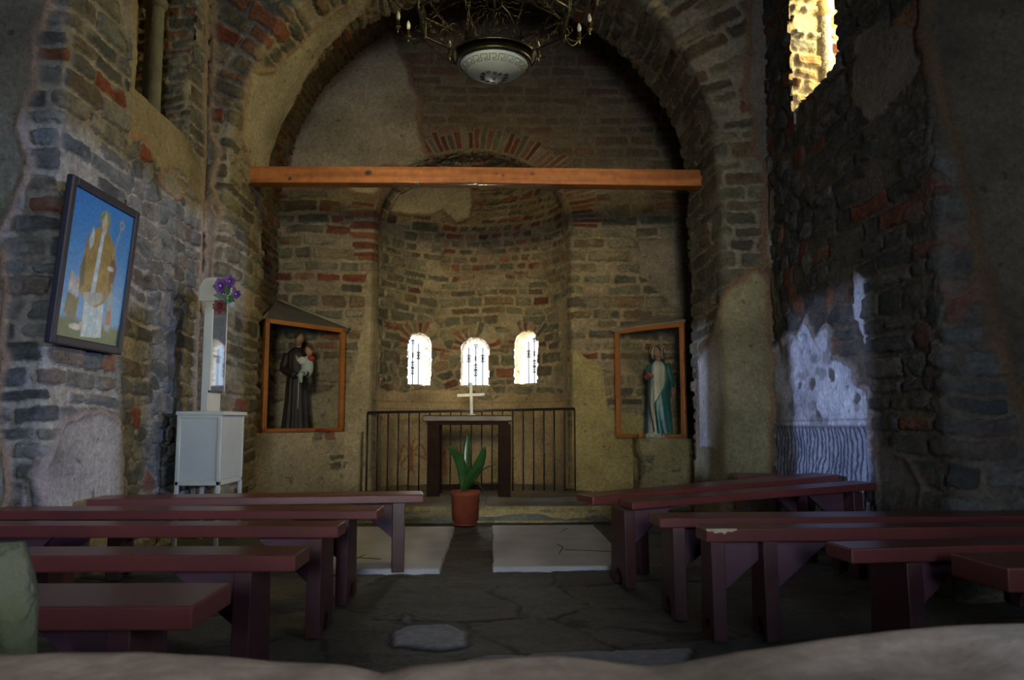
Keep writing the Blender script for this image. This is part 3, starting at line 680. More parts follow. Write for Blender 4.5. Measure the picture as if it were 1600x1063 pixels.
# ------------------------------------------------------------------ gravestone slabs
M_MARBLE = noisy('worn_marble', (.74, .76, .84), (.60, .62, .66), .30, 0, 3.5, .12, 8, 18, spec=.5)
def slab(x0, x1, y0, y1, z, label, marks):
    rng = random.Random(int(x0 * 100) + 7); n = 18
    def jit(): return rng.uniform(-.006, .006)
    pts = [(x0 + (x1 - x0) * k / n, y0 + jit()) for k in range(n)] + [(x1 + jit(), y0 + (y1 - y0) * k / n) for k in range(n)] + [(x1 - (x1 - x0) * k / n, y1 + jit()) for k in range(n)] + [(x0 + jit(), y1 - (y1 - y0) * k / n) for k in range(n)]
    o = MB().prism(pts, -.03, z, 'z').build('grave_slab', M_MARBLE, None, .008)
    tag(o, label, 'gravestone', 'marble grave slabs let into the floor')
    for m in marks:
        MB().tube([(a, b, z + .0005) for a, b in m], .0035, 4).build('crack', M_CRACK, o)
M_CRACK = noisy('dark_crack', (.05, .05, .045), (.09, .085, .07), .9)
slab(.012, .865, 4.86, 6.72, .014, 'pale marble grave slab in front of the altar, right of the floor gap', [[(.45, 5.3), (.50, 5.55), (.47, 5.7)], [(.5, 5.45), (.7, 5.4), (.86, 5.36)], [(.55, 6.3), (.62, 6.5)]])
slab(-1.16, -.306, 4.80, 6.66, .014, 'pale marble grave slab left of the floor gap, partly under the farthest left bench', [[(-.95, 5.1), (-.85, 5.18), (-.70, 5.12)], [(-.9, 5.02), (-.85, 5.18), (-.83, 5.3)]])

# ------------------------------------------------------------------ BENCHES
M_BENCH = noisy('maroon_paint', (.175, .042, .036), (.120, .032, .030), .31, 0, 3, .06, 6, 14, spec=.6)
M_BENCHL = noisy('maroon_paint_legs', (.080, .024, .026), (.055, .020, .024), .42, 0, 4, .15, 6, 22, spec=.5)
M_CHIP = noisy('bare_wood', (.55, .46, .30), (.45, .36, .22), .7, 0, 10, .1)
M_BRACE = noisy('maroon_paint_brace', (.12, .05, .075), (.09, .04, .06), .5, 0, 4, .1)
BG = 'maroon painted wooden pews'
def bench(A, B, w, label, legs, th=.055, lw=.22, lt=.06, brace=True, zA=.45, zB=.45, chip=None):
    """A, B: plan points of the near (west) long edge's two ends, aisle end first; w: depth towards the altar"""
    A = Vector((A[0], A[1])); B = Vector((B[0], B[1])); d = B - A; L = d.length; ang = math.atan2(d.y, d.x)
    flip = d.x < 0                          # local +y must point to the altar
    root = empty('bench', (A.x, A.y, 0), ang, label, 'bench', BG)
    sy = -1 if flip else 1
    def zz(x): return zA + (zB - zA) * x / L
    n = 14; vs = []; rng = random.Random(int(A.x * 1000 + A.y * 77))
    m = MB(); poly = [(0, 0), (L, 0), (L, w * sy), (0, w * sy)]
    vs = [(x, y, zz(x)) for x, y in poly] + [(x, y, zz(x) - th) for x, y in poly]
    m.add(vs, [(0, 1, 2, 3), (7, 6, 5, 4), (0, 4, 5, 1), (1, 5, 6, 2), (2, 6, 7, 3), (3, 7, 4, 0)]).build('seat', M_BENCH, root, .006)
    for x in legs:
        c0 = (w - lw) / 2; zt = zz(x) - th + .002
        y = [c0, c0 + lw]
        # end board with an arched notch at the foot
        nt = .055; mid = (y[0] + y[1]) / 2; prof = [(y[0], zt), (y[1], zt), (y[1] + .015, -.005), (mid + nt, -.005)]
        prof += [(mid + nt * math.cos(a), -.005 + .085 * math.sin(a)) for a in np.linspace(.25, math.pi - .25, 8)] + [(mid - nt, -.005), (y[0] - .015, -.005)]
        prof = [(p * sy, q) for p, q in prof]
        MB().prism(prof, x, x + lt, 'x').build('leg', M_BENCHL, root, .004)
        if brace:
            yb = sy * w * .5; s2 = 1 if x < L / 2 else -1; xb = x + lt if s2 > 0 else x
            pz = [(xb, zt), (xb + s2 * .26, zt), (xb, zt - .22)]
            v1 = [(p, yb - .012, q) for p, q in pz] + [(p, yb + .012, q) for p, q in pz]
            MB().add(v1, [(0, 1, 2), (5, 4, 3), (0, 3, 4, 1), (1, 4, 5, 2), (2, 5, 3, 0)]).build('brace', M_BRACE, root)
    if chip:
        x0, x1 = chip; pts = [(x0, 0)] + [(x0 + (x1 - x0) * k / 10, .022 * math.sin(math.pi * k / 10) * (1 + .6 * math.sin(k * 2.4))) for k in range(1, 10)] + [(x1, 0)]
        m = MB(); top = [(px, sy * max(0, q) * .9 - .0012 * sy, zA + .0008) for px, q in pts]; bot = [(px, -.0012 * sy, zA - .006 - .5 * abs(q)) for px, q in pts]
        nn = len(pts); vs = top + [(px, -.0016 * sy, zA + .0008) for px, q in pts] + bot
        fs = [(i, i + 1, nn + i + 1, nn + i) for i in range(nn - 1)] + [(nn + i, nn + i + 1, 2 * nn + i + 1, 2 * nn + i) for i in range(nn - 1)]
        o = m.add(vs, fs).build('chipped_edge', M_CHIP, root); o['label'] = 'bare wood where the paint is chipped off the edge'
    return root
def pz(px, py, z=.45): q = onZ(px, py, z); return (q.x, q.y)
def xe(P, Q, x):      # point on line P-Q at x
    t = (x - P[0]) / (Q[0] - P[0]); return (x, P[1] + t * (Q[1] - P[1]))
# left side, nearest first
A = pz(301, 948); bench(A, (-2.3, A[1] + .02), .28, 'nearest bench on the left, its end seen beside the mossy stone', [.16, 1.2], th=.058)
A = pz(462, 868); bench(A, (-2.6, A[1] + .02), .20, 'second bench from the front of the picture on the left side', [.14, 1.5])
A = pz(528, 822); bench(A, (-2.7, A[1] + .06), .17, 'third bench on the left side with a scratched front edge', [.06, 1.5], th=.052)
A = pz(590, 798); bench(A, (-2.52, A[1] + .03), .22, 'fourth bench on the left side, between the scratched bench and the farthest one', [.14, 1.6], th=.045)
A = pz(662, 773); B = xe(A, pz(128, 781), -2.28); bench(A, B, .26, 'farthest bench on the left with bright daylight glinting on its aisle end', [.11, 1.7], th=.05, lt=.075)
# right side, nearest first
A = pz(1574, 888); bench(A, (3.1, A[1] + .10), .27, 'nearest bench on the right, cut off by the right picture edge', [.45], th=.075, lw=.20)
A = pz(1330, 858); bench(A, (3.1, A[1] + .22), .17, 'second bench on the right with white paint specks on its end', [.19, 1.5], th=.052)
A = pz(1103, 827); bench(A, (3.1, A[1] + .08), .15, 'third bench on the right with a chipped bare wood edge at its aisle end', [.02, .24, 1.9], th=.055, lw=.14, chip=(.0, .13), brace=True)
A = pz(1030, 810); bench(A, (3.1, A[1] + .06), .22, 'fourth bench on the right, just behind the chipped bench', [.06, 1.8], th=.045)
A = pz(988, 785); bench(A, (2.26, 4.60), .2, 'fifth bench on the right whose end board stands flush with the seat', [-.05, 1.35], th=.042, zB=.53, lt=.06)
A = pz(926, 777); bench(A, (2.27, 5.12), .24, 'farthest long bench on the right, nearest the altar rail', [.30, 1.5], th=.045, zB=.54)
M_BENCHD = M_BENCHL
A = onY(1150, 742, 6.0); r = empty('bench', (A.x, 5.95, 0), R(-3), 'short dark bench against the right wall under the striped fresco', 'bench')
MB().box((0, 0, A.z - .03), (.36, .26, A.z)).build('seat', M_BENCH, r, .004)
for x in (.04, .28): MB().box((x, .02, -.02), (x + .035, .24, A.z - .03)).build('leg', M_BENCHL, r, .003)

# ------------------------------------------------------------------ tie beam
bx0, bx1, by, bz = -2.24, 1.99, 6.93, onY(750, 262, 6.93).z
bh, bd = .150, .15
nxb = 420; sec = []
for t in np.linspace(0, 1, 41)[:-1]:
    q = t * 4
    if q < 1: sec.append((0 + .0 , -bh * q))
    elif q < 2: sec.append((bd * (q - 1), -bh))
    elif q < 3: sec.append((bd, -bh + bh * (q - 2)))
    else: sec.append((bd * (4 - q), 0))
sec.append(sec[0]); sec = np.array(sec)
xs = np.linspace(bx0, bx1, nxb); XX, KK = np.meshgrid(xs, np.arange(len(sec)))
yy_ = sec[KK, 0]; zz_ = sec[KK, 1]; vv = KK * .015
g = fbm(XX * 1.3, vv * 26 + .5 * fbm(XX * 2, vv * 3, 4, 2), 5, 4)
c = mix(C3(.52, .17, .03) * np.ones(XX.shape)[..., None], C3(.34, .095, .016), sst(-.3, .45, g))
for px, py, rk in ((575, 270, .035), (453, 279, .022), (832, 272, .02), (775, 272, .007), (786, 275, .010)):
    q = onY(px, py, by); kz = (bz - q.z) / bh * 10
    d = np.hypot((XX - q.x) * .8, (KK - kz) * .015); c = mix(c, C3(.035, .012, .006), sst(rk, rk * .4, d + .008 * fbm(XX * 30, vv * 30, 7, 2)))
c = c * (1 + .2 * fbm(XX * 1.5, vv * 4, 11, 3))[..., None]
P = np.stack([XX - 0 * bx0, by + yy_, bz + zz_ - .004 * np.cos((XX - bx0) / 4.2 * 6.28)], -1)
ctr = np.array([0, by, bz]); P = P - np.array([0, by, bz])
beam = grid_obj('tie_beam', P, c, None, M_BEAM, flip=True); beam.location = (0, by, bz)
tag(beam, 'orange varnished pine beam spanning between the two piers of the arch', 'beam')
me = beam.data
M_CLIP = principled('zinc_clip', (.8, .8, .78), .25, 1)
for px in (652, 743):
    q = onY(px, 282, by); x = q.x
    o = MB().box((x - .022, -.006, -bh - .006), (x + .022, .03, -bh + .008)).build('cable_clip', M_CLIP, beam, .002)
MB().tube([(-1.3, .02, -bh - .004), (-.1, .02, -bh - .005), (.75, .02, -bh - .004)], .0035, 6).build('conduit', M_CLIP, beam)

# ------------------------------------------------------------------ altar, cross, pot, rail
M_DARKW = noisy('dark_oak', (.018, .008, .006), (.028, .013, .008), .75, 0, 4, .2, 6, 20, stretch=(1, 1, 4), spec=.12)
M_TOPW = noisy('dark_oak_top', (.060, .036, .018), (.09, .06, .028), .42, 0, 3, .2, 6, 20, stretch=(4, 1, 1))
ya0, ya1 = 7.62, 8.10; zf = .16
xa0 = onY(660, 650, ya0).x; xa1 = onY(801, 650, ya0).x; za = onY(730, 649, ya0).z
al_ = empty('altar_table', ((xa0 + xa1) / 2, (ya0 + ya1) / 2, zf), 0, 'dark wooden altar table with thick square legs behind the potted orchid', 'table')
def rel(o, x, y, z): return (x - o.location.x, y - o.location.y, z - o.location.z)
def rbox(root, lo, hi): return MB().box(rel(root, *lo), rel(root, *hi))
rbox(al_, (xa0, ya0, za - .062), (xa1, ya1, za)).build('table_top', M_TOPW, al_, .012)
rbox(al_, (xa0 + .04, ya0 + .03, za - .095), (xa1 - .04, ya1 - .03, za - .06)).build('apron', M_DARKW, al_, .004)
for x in (onY(667, 700, ya0).x, onY(779, 700, ya0).x):
    for y in (ya0 + .03, ya1 - .13):
        rbox(al_, (x, y, zf - .04), (x + .118, y + .10, za - .09)).build('leg', M_DARKW, al_, .006)
rbox(al_, (xa0 + .12, ya1 - .10, zf + .03), (xa1 - .12, ya1 - .05, zf + .085)).build('stretcher', M_DARKW, al_, .004)
# cross
M_IVORY = noisy('ivory_paint', (.62, .62, .52), (.52, .52, .42), .4, 0, 8, .05)
yc_ = 7.82; b_ = onY(737, 648, yc_); top = onY(734, 598, yc_)
cr = empty('altar_cross', (b_.x, yc_, za), R(0), 'small ivory standing cross on top of the dark altar table', 'cross'); cr.rotation_euler = (0, R(-2), 0)
hh = top.z - za; aw = 21.5 * yc_ / F
m = MB().box((-.016, -.012, 0), (.016, .012, hh)).build('post', M_IVORY, cr, .003)
zc_ = onY(735, 617, yc_).z - za
MB().box((-aw, -.0125, zc_ - .018), (aw, .0125, zc_ + .014)).build('crossbar', M_IVORY, cr, .003)
MB().box((-.035, -.03, 0), (.035, .03, .012)).build('base', M_IVORY, cr, .003)
# rail
M_IRON = noisy('wrought_iron', (.035, .032, .030), (.06, .05, .04), .45, .6, 12, .1)
M_IRONL = noisy('worn_iron', (.10, .09, .075), (.16, .14, .11), .4, .7, 12, .1)
yr = 8.30; xl = onY(574, 645, yr).x; xrr = onY(898, 639, yr).x; zl = onY(574, 645, yr).z; zr = onY(898, 639, yr).z
rail = empty('altar_rail', ((xl + xrr) / 2, yr, .12), 0, 'black iron railing of thin bars across the apse behind the altar', 'railing')
MB().tube([rel(rail, xl, yr, zl), rel(rail, xrr, yr, zr)], .014, 8).build('top_rail', M_IRON, rail)
nb = 21
for i in range(nb):
    t = i / (nb - 1); x = xl + (xrr - xl) * t; zt = zl + (zr - zl) * t
    zb = .12 if i < nb - 1 else .02
    MB().tube([rel(rail, x, yr, zb), rel(rail, x, yr, zt)], .0085, 6).build('baluster', M_IRON, rail)
MB().tube([rel(rail, xrr - .11, yr, .17), rel(rail, xrr, yr, .17)], .008, 6).build('bottom_rail', M_IRON, rail)
# pot and orchid
M_TERRA = noisy('terracotta', (.26, .060, .030), (.20, .045, .025), .6, 0, 6, .1)
M_SOIL = noisy('soil', (.05, .035, .02), (.08, .055, .03), .95, 0, 30, .6)
M_LEAF = noisy('glossy_leaf', (.018, .070, .020), (.030, .10, .025), .28, 0, 8, .1)
yp_ = 6.86; pc = onY(727, 812, yp_)
pot = empty('flower_pot', (pc.x, yp_, 0), 0, 'terracotta flower pot on the floor before the altar step', 'pot')
zrim = onY(727, 767, yp_).z; rw = 23 * yp_ / F
MB().lathe([(rw * .70, 0), (rw * .74, .03), (rw * .86, .04), (rw * .95, zrim - .045), (rw, zrim - .04), (rw * 1.01, zrim), (rw * .93, zrim), (rw * .88, zrim - .05), (.0, zrim - .05)], 32, cap=False).build('pot_body', M_TERRA, pot)
MB().lathe([(rw * .78, .0), (rw * .84, .012), (rw * .82, .016), (0, .016)], 28, cap=False).build('saucer', M_TERRA, pot)
MB().ell((0, 0, zrim - .035), (rw * .88, rw * .88, .02), 20, 6).build('soil', M_SOIL, pot)
orc = empty('potted_orchid', (pc.x, yp_, zrim - .03), 0, 'green orchid with broad glossy leaves growing in the terracotta pot', 'plant')
def leaf(root, pts, wd, side=(1, .15, 0)):
    pts = [Vector(p) for p in pts]; n = 16; m = MB(); vs = []; side = Vector(side).normalized()
    def bez(t):
        q = list(pts)
        while len(q) > 1: q = [q[i].lerp(q[i + 1], t) for i in range(len(q) - 1)]
        return q[0]
    for i in range(n + 1):
        t = i / n; p = bez(t); dv = bez(min(1, t + .02)) - bez(max(0, t - .02)); s_ = side - dv * (side.dot(dv) / max(dv.length_squared, 1e-9)); s_.normalize()
        nr = dv.normalized().cross(s_); wv = wd * (.28 + .95 * math.sin(min(1, t * .92 + .06) * math.pi) ** .8) * (1 if t < .97 else .55)
        for k in (-1, -.5, 0, .5, 1): vs.append(p + s_ * wv * k + nr * (.22 * wv * abs(k)))
    fs = [(i * 5 + k, i * 5 + k + 1, (i + 1) * 5 + k + 1, (i + 1) * 5 + k) for i in range(n) for k in range(4)]
    o = m.add(vs, fs, True).build('leaf', M_LEAF, root); sm = o.modifiers.new('s', 'SOLIDIFY'); sm.thickness = .003; return o
def orel(px, py, dy=0): q = onY(px, py, yp_ + dy); return (q.x - pc.x, dy, q.z - (zrim - .03))
leaf(orc, [orel(723, 764), orel(724, 735), orel(722, 712, -.03), orel(700, 699, -.10)], .036)
leaf(orc, [orel(726, 764), orel(728, 740), orel(728, 705, .03), orel(731, 680, .02)], .030)
leaf(orc, [orel(726, 764, .0), orel(740, 742, -.02), orel(752, 728, -.02), orel(757, 698, -.10)], .038)
leaf(orc, [orel(724, 766), orel(730, 750, -.03), orel(738, 738, -.05), orel(752, 728, -.07)], .022)
leaf(orc, [orel(729, 766), orel(738, 752, -.04), orel(745, 748, -.06), orel(752, 762, -.12)], .013)
leaf(orc, [orel(730, 763), orel(745, 740, .02), orel(756, 728, .03), orel(776, 726, .02)], .006)
MB().tube([orel(747, 758, -.04), orel(754, 765, -.10), orel(758, 778, -.12), orel(759, 788, -.12)], .004, 6).build('aerial_root', M_LEAF, orc)
MB().tube([orel(722, 768), orel(723, 750)], .012, 8).build('stem', M_LEAF, orc)

# ------------------------------------------------------------------ corner statue cases
M_PINEF = noisy('orange_frame_wood', (.40, .145, .025), (.30, .10, .02), .35, 0, 4, .08, 5, 20, stretch=(1, 1, 5))
M_GLASS = bpy.data.materials.new('case_glass'); M_GLASS.use_nodes = True
nt = M_GLASS.node_tree; nt.nodes.clear(); o_ = nt.nodes.new('ShaderNodeOutputMaterial'); mx = nt.nodes.new('ShaderNodeMixShader'); tr = nt.nodes.new('ShaderNodeBsdfTransparent'); gl = nt.nodes.new('ShaderNodeBsdfGlossy'); fr = nt.nodes.new('ShaderNodeFresnel')
gl.inputs['Roughness'].default_value = .02; fr.inputs[0].default_value = 1.45; tr.inputs[0].default_value = (.94, .95, .93, 1)
nt.links.new(fr.outputs[0], mx.inputs[0]); nt.links.new(tr.outputs[0], mx.inputs[1]); nt.links.new(gl.outputs[0], mx.inputs[2]); nt.links.new(mx.outputs[0], o_.inputs[0])
def case(outer, inner, zo, zi, ztop_o, ztop_i, label):
    """a framed glass front standing diagonally across the corner"""
    a = Vector((outer[0], outer[1], 0)); b = Vector((inner[0], inner[1], 0)); d = (b - a); L = d.length; d.normalize()
    root = empty('glazed_case', (a.x, a.y, zo), math.atan2(d.y, d.x), label, 'display case')
    w = .045; t = .05; H0 = ztop_o - zo; H1 = ztop_i - zo
    def bar(p, q, wd):   # 2D bar in local xz with width wd, thickness t
        p = Vector((p[0], 0, p[1])); q = Vector((q[0], 0, q[1])); dv = (q - p).normalized(); n = Vector((-dv.z, 0, dv.x)) * wd / 2
        vs = [p - n, p + n, q + n, q - n]; vs = vs + [v + Vector((0, t, 0)) for v in vs]
        return MB().add(vs, [(0, 1, 2, 3), (7, 6, 5, 4), (0, 4, 5, 1), (1, 5, 6, 2), (2, 6, 7, 3), (3, 7, 4, 0)])
    bar((w / 2, 0), (w / 2, H0), w).build('frame_side', M_PINEF, root, .004)
    bar((L - w / 2, 0), (L - w / 2, H1), w).build('frame_side', M_PINEF, root, .004)
    bar((0, H0 - w / 2), (L, H1 - w / 2), w).build('frame_top', M_PINEF, root, .004)
    bar((0, w / 2), (L, w / 2), w * .8).build('frame_bottom', M_PINEF, root, .004)
    g = MB().add([(w, .025, w), (L - w, .025, w), (L - w, .025, H1 - w), (w, .025, H0 - w)], [(0, 1, 2, 3)]).build('glass_pane', M_GLASS, root)
    return root, L, math.atan2(d.y, d.x)
def cpt(px, py, y): q = onY(px, py, y); return q
lo_, li_ = 7.62, 8.26
Lo = cpt(410, 672, lo_); Li = cpt(537, 675, li_); Lot = cpt(413, 497, lo_).z; Lit = cpt(537, 514, li_).z
case((Lo.x, lo_), (Li.x, li_), min(Lo.z, Li.z), Li.z, Lot, Lit, 'orange framed glass case in the left corner with the brown robed statue inside')
ro_, ri_ = 7.80, 8.26
Ro = cpt(1071, 681, ro_); Ri = cpt(962, 684, ri_); Rot = cpt(1064, 503, ro_).z; Rit = cpt(963, 516, ri_).z
case((Ri.x, ri_), (Ro.x, ro_), min(Ri.z, Ro.z), Ro.z, Rit, Rot, 'orange framed glass case in the right corner with the teal robed statue inside')
# masonry bases (corner blocks) under the cases, and the slanted plaster roof of the left one
def corner_block(name, pts, z0, z1, seed, col):
    """plan polyline of the visible front, extruded, with a top"""
    p = Path(pts, .02); SS, ZZ, X, Y, NX, NY = sample(p, z0, z1, .014, .014)
    h, c = masonry(SS, ZZ, seed, red=.08, mortar=col, drop=.35, warp=.05)
    h, c = plaster(SS, ZZ, h, c, fbm(SS * 2, ZZ * 2.2, seed, 3) * .5 - .06, seed + 1, color=col, band=0, thick=.014)
    return struct(grid_obj(name, np.stack([X + NX * h, Y + NY * h, ZZ], -1), c, None, flip=False)), c
zb = min(Lo.z, Li.z)
corner_block('wall_corner_block', [(-2.30, 7.40), (Lo.x, lo_ - .03), (Li.x + .02, li_ - .05), (onY(562, 700, 8.26).x, 8.22), (onY(562, 700, 8.26).x, 8.42)][::-1], 0, zb, 121, (.36, .29, .17))
zb2 = min(Ro.z, Ri.z)
corner_block('wall_corner_block', [(2.29, 7.70), (Ro.x + .03, ro_ - .04), (onY(1000, 700, 8.1).x, 8.06), (onY(998, 700, 8.1).x, 8.42)], 0, zb2, 123, (.35, .30, .15))
M_PLAS = noisy('cement_plaster', (.26, .22, .15), (.20, .165, .11), .9, 0, 6, .4, 6, 30)
M_GREYP = noisy('grey_cement', (.13, .125, .105), (.10, .095, .08), .9, 0, 5, .3, 6, 30)
xb = onY(562, 700, 8.26).x
cbl = MB().prism([(-2.33, 7.40), (Lo.x, lo_ - .045), (Li.x + .02, li_ - .06), (xb, 8.20), (xb, 8.42), (-2.33, 8.42)], zb - .03, zb - .002, 'z').build('trim_2', M_PLAS, None, .006); struct(cbl)
cbr = MB().prism([(2.31, 7.70), (Ro.x + .03, ro_ - .05), (onY(1000, 700, 8.1).x, 8.04), (onY(1000, 700, 8.1).x, 8.42), (2.31, 8.42)], zb2 - .03, zb2 - .002, 'z').build('trim_3', M_PLAS, None, .006); struct(cbr)
pk = Vector((-2.31, 8.39, onY(431, 470, 8.39).z)); a1 = Vector((Lo.x - .03, lo_ + .02, Lot)); a2 = Vector((Li.x + .02, li_ + .02, Lit)); a3 = Vector((-2.33, 8.0, Lot + .10))
rf_ = MB(); th_ = Vector((0, .0, -.03))
vs = [a1, a2, pk, a3]; rf_.add(vs + [v + th_ for v in vs], [(0, 1, 2, 3), (7, 6, 5, 4), (0, 4, 5, 1), (1, 5, 6, 2), (2, 6, 7, 3), (3, 7, 4, 0)])
o = rf_.build('trim_4', M_GREYP); struct(o)
lp = MB().tube([a1 + Vector((0, -.01, .0)), (a3 + pk) * .5 + Vector((.03, -.05, -.03)), pk + Vector((.02, -.02, .01)), (pk + a2) * .5 + Vector((0, -.02, .015)), a2 + Vector((.02, -.02, .01))], .016, 6).build('trim_5', M_PLAS); struct(lp)
rp_ = [Vector((Ri.x - .03, ri_, Rit + .01)), Vector((onY(1030, 492, 8.36).x, 8.37, onY(1030, 492, 8.36).z)), Vector((Ro.x + .04, ro_ + .06, Rot + .03))]
lp = MB().add(rp_[:1] + rp_[1:] + [v + Vector((0, .0, -.03)) for v in rp_] + [Vector((2.3, 8.4, Rot)), Vector((2.3, 8.4, Rot - .03))], [(0, 1, 2), (5, 4, 3), (0, 3, 4, 1), (1, 4, 5, 2), (0, 2, 5, 3), (1, 2, 6), (5, 4, 7)]).build('trim_6', M_PLAS); struct(lp)

# ------------------------------------------------------------------ statues
M_HABIT = noisy('brown_habit', (.018, .011, .009), (.028, .018, .013), .6, 0, 8, .1)
M_SKIN = noisy('painted_skin', (.36, .20, .12), (.32, .17, .10), .55, 0, 6, .05)
M_HAIR = noisy('dark_hair', (.05, .03, .018), (.08, .045, .025), .6, 0, 20, .3)
M_CREAM = noisy('cream_gown', (.48, .46, .36), (.40, .38, .29), .6, 0, 6, .1)
M_TEAL = noisy('teal_mantle', (.018, .14, .125), (.012, .095, .09), .38, 0, 6, .1)
M_PALEB = noisy('pale_blue_gown', (.34, .42, .36), (.28, .35, .30), .6, 0, 6, .1)
M_RED = noisy('red_cloth', (.35, .035, .03), (.25, .02, .02), .5, 0, 6, .1)
M_GOLD = principled('gold_paint', (.6, .42, .15), .3, 1)
def robe(prof, folds=11, amp=.06, n=66, seed=0, hem=0, sx=1, sy=.72, lean=None):
    """prof: (z, r) ; folds deepen towards the hem"""
    m = MB(); vs = []; N = 40; zs = np.linspace(prof[0][0], prof[-1][0], N); rs = np.interp(zs, [p[0] for p in prof], [p[1] for p in prof]); zt = zs[-1]
    for z_, r_ in zip(zs, rs):
        k = max(0, 1 - z_ / (zt * .85)) 
        for j in range(n):
            t = 2 * math.pi * j / n; f = 1 + amp * (.35 + k) * math.sin(folds * t + 1.1 * math.sin(3 * t + seed) + z_ * 1.2) 
            x, y = r_ * f * math.cos(t) * sx, r_ * f * math.sin(t) * sy
            if lean: x += lean(z_)
            vs.append((x, y, z_))
    fs = [(i * n + j, i * n + (j + 1) % n, (i + 1) * n + (j + 1) % n, (i + 1) * n + j) for i in range(N - 1) for j in range(n)]
    fs += [tuple(range(n))[::-1], tuple((N - 1) * n + j for j in range(n))]
    return m.add(vs, fs, True)
def head(root, c, s, tilt=(0, 0, 0), hair='long', hm=None):
    rot = Matrix.Rotation(tilt[2], 3, 'Z') @ Matrix.Rotation(tilt[1], 3, 'Y') @ Matrix.Rotation(tilt[0], 3, 'X'); c = Vector(c)
    # one continuous head surface, face towards -y: skull, brow, nose, lips, chin
    n, mm = 28, 22; vs = []; fs = []
    for i in range(mm + 1):
        p = math.pi * i / mm
        for j in range(n):
            t = 2 * math.pi * j / n; d = Vector((math.sin(p) * math.cos(t), math.sin(p) * math.sin(t), math.cos(p)))
            v = Vector((d.x * .078, d.y * .095, d.z * .115))
            if d.z < 0: v.x *= 1 - .32 * (-d.z) ** 1.5; v.y *= 1 - .10 * (-d.z)
            fr = max(0, -d.y); g = lambda x0, z0, sx_, sz_, a: a * math.exp(-((v.x - x0) / sx_) ** 2 - ((v.z - z0) / sz_) ** 2) * (1 if d.y < 0 else 0)
            dy = g(0, -.012, .011, .022, .022) + g(0, .008, .009, .02, .008) + g(0, -.058, .022, .007, .008) + g(0, -.09, .024, .016, .008) - g(.028, .010, .014, .010, .012) - g(-.028, .010, .014, .010, .012) + g(0, .034, .05, .012, .004) - g(0, -.045, .02, .006, .004)
            v.y -= dy; vs.append(c + rot @ (v * s))
    for i in range(mm):
        for j in range(n): fs.append((i * n + j, (i + 1) * n + j, (i + 1) * n + (j + 1) % n, i * n + (j + 1) % n))
    o = MB().add(vs, fs, True)
    for sd in (-1, 1): o.ell(c + rot @ (Vector((sd * .077, .005, -.005)) * s), (.010 * s, .018 * s, .028 * s), 8, 6)
    o.build('head', M_SKIN, root)
    h_ = MB()
    if hair == 'short':
        h_.ell(c + rot @ (Vector((0, .016, .028)) * s), (.086 * s, .096 * s, .098 * s), 20, 12)
    else:
        h_.ell(c + rot @ (Vector((0, .022, .022)) * s), (.090 * s, .098 * s, .108 * s), 20, 12)
        for sd in (-1, 1): h_.tube([c + rot @ (Vector((sd * .07, .02, .04)) * s), c + rot @ (Vector((sd * .095, .03, -.07)) * s), c + rot @ (Vector((sd * .085, .03, -.20)) * s)], [.03 * s, .036 * s, .018 * s], 8)
    h_.build('hair', hm or M_HAIR, root)
def arm(pts, rs, n=10):
    P_ = [Vector(p) for p in pts]; out = []; rr_ = []
    for i in range(len(P_) - 1):
        for k in range(6): t = k / 6; out.append(P_[i].lerp(P_[i + 1], t)); rr_.append(rs[i] + (rs[i + 1] - rs[i]) * t)
    out.append(P_[-1]); rr_.append(rs[-1]); return MB().tube(out, rr_, n)
def hand(root, p, d, s=1.0, curl=.4):
    p = Vector(p); d = Vector(d).normalized(); sdv = d.cross(Vector((0, 0, 1)))
    sdv = sdv.normalized() if sdv.length > .1 else Vector((1, 0, 0)); nn = sdv.cross(d)
    m = MB(); m.tube([p, p + d * .02 * s, p + d * .045 * s], [.013 * s, .019 * s, .017 * s], 8)
    for k, L_ in zip((-1.5, -.5, .5, 1.5), (.030, .036, .034, .026)):
        a = p + d * .043 * s + sdv * k * .0085 * s; m.tube([a, a + (d - nn * curl * .4) * L_ * .5 * s, a + (d - nn * curl * 1.2) * L_ * s], [.0052 * s, .005 * s, .0035 * s], 6)
    a = p + d * .018 * s - sdv * .014 * s; m.tube([a, a - sdv * .014 * s + d * .012 * s, a - sdv * .016 * s + d * .028 * s], [.006 * s, .0055 * s, .004 * s], 6)
    return m.build('hand', M_SKIN, root)

# Left statue: friar with child.  height from the picture
ys = 8.02; fb_ = onY(462, 668, ys); ft = onY(460, 522, ys); Hs = ft.z - (zb)
st = empty('saint_statue', (fb_.x, ys, zb), R(12), 'dark brown robed friar statue holding a small child, in the left case', 'statue')
k = Hs / 1.70
Z = lambda v: v * k
rb_ = robe([(0, .235 * k), (Z(.15), .215 * k), (Z(.55), .185 * k), (Z(.85), .17 * k), (Z(.98), .155 * k), (Z(1.2), .19 * k), (Z(1.34), .19 * k), (Z(1.42), .12 * k), (Z(1.46), .07 * k)], folds=10, amp=.09, sy=.78)
rb_.build('habit', M_HABIT, st)
MB().tube([(math.cos(t) * .165 * k, math.sin(t) * .13 * k, Z(.97) + .003 * math.sin(5 * t)) for t in np.linspace(0, 2 * math.pi, 40)[:-1]], .010 * k, 8, close=True).build('rope_belt', M_CREAM, st)
MB().tube([(.03 * k, -.14 * k, Z(.97)), (.035 * k, -.175 * k, Z(.7)), (.03 * k, -.19 * k, Z(.4))], .009 * k, 6).build('rope_end', M_CREAM, st)
MB().lathe([(.13 * k, Z(1.33)), (.115 * k, Z(1.40)), (.085 * k, Z(1.45)), (.07 * k, Z(1.44))], 24, sy=.85, cap=False).build('cowl', M_HABIT, st)
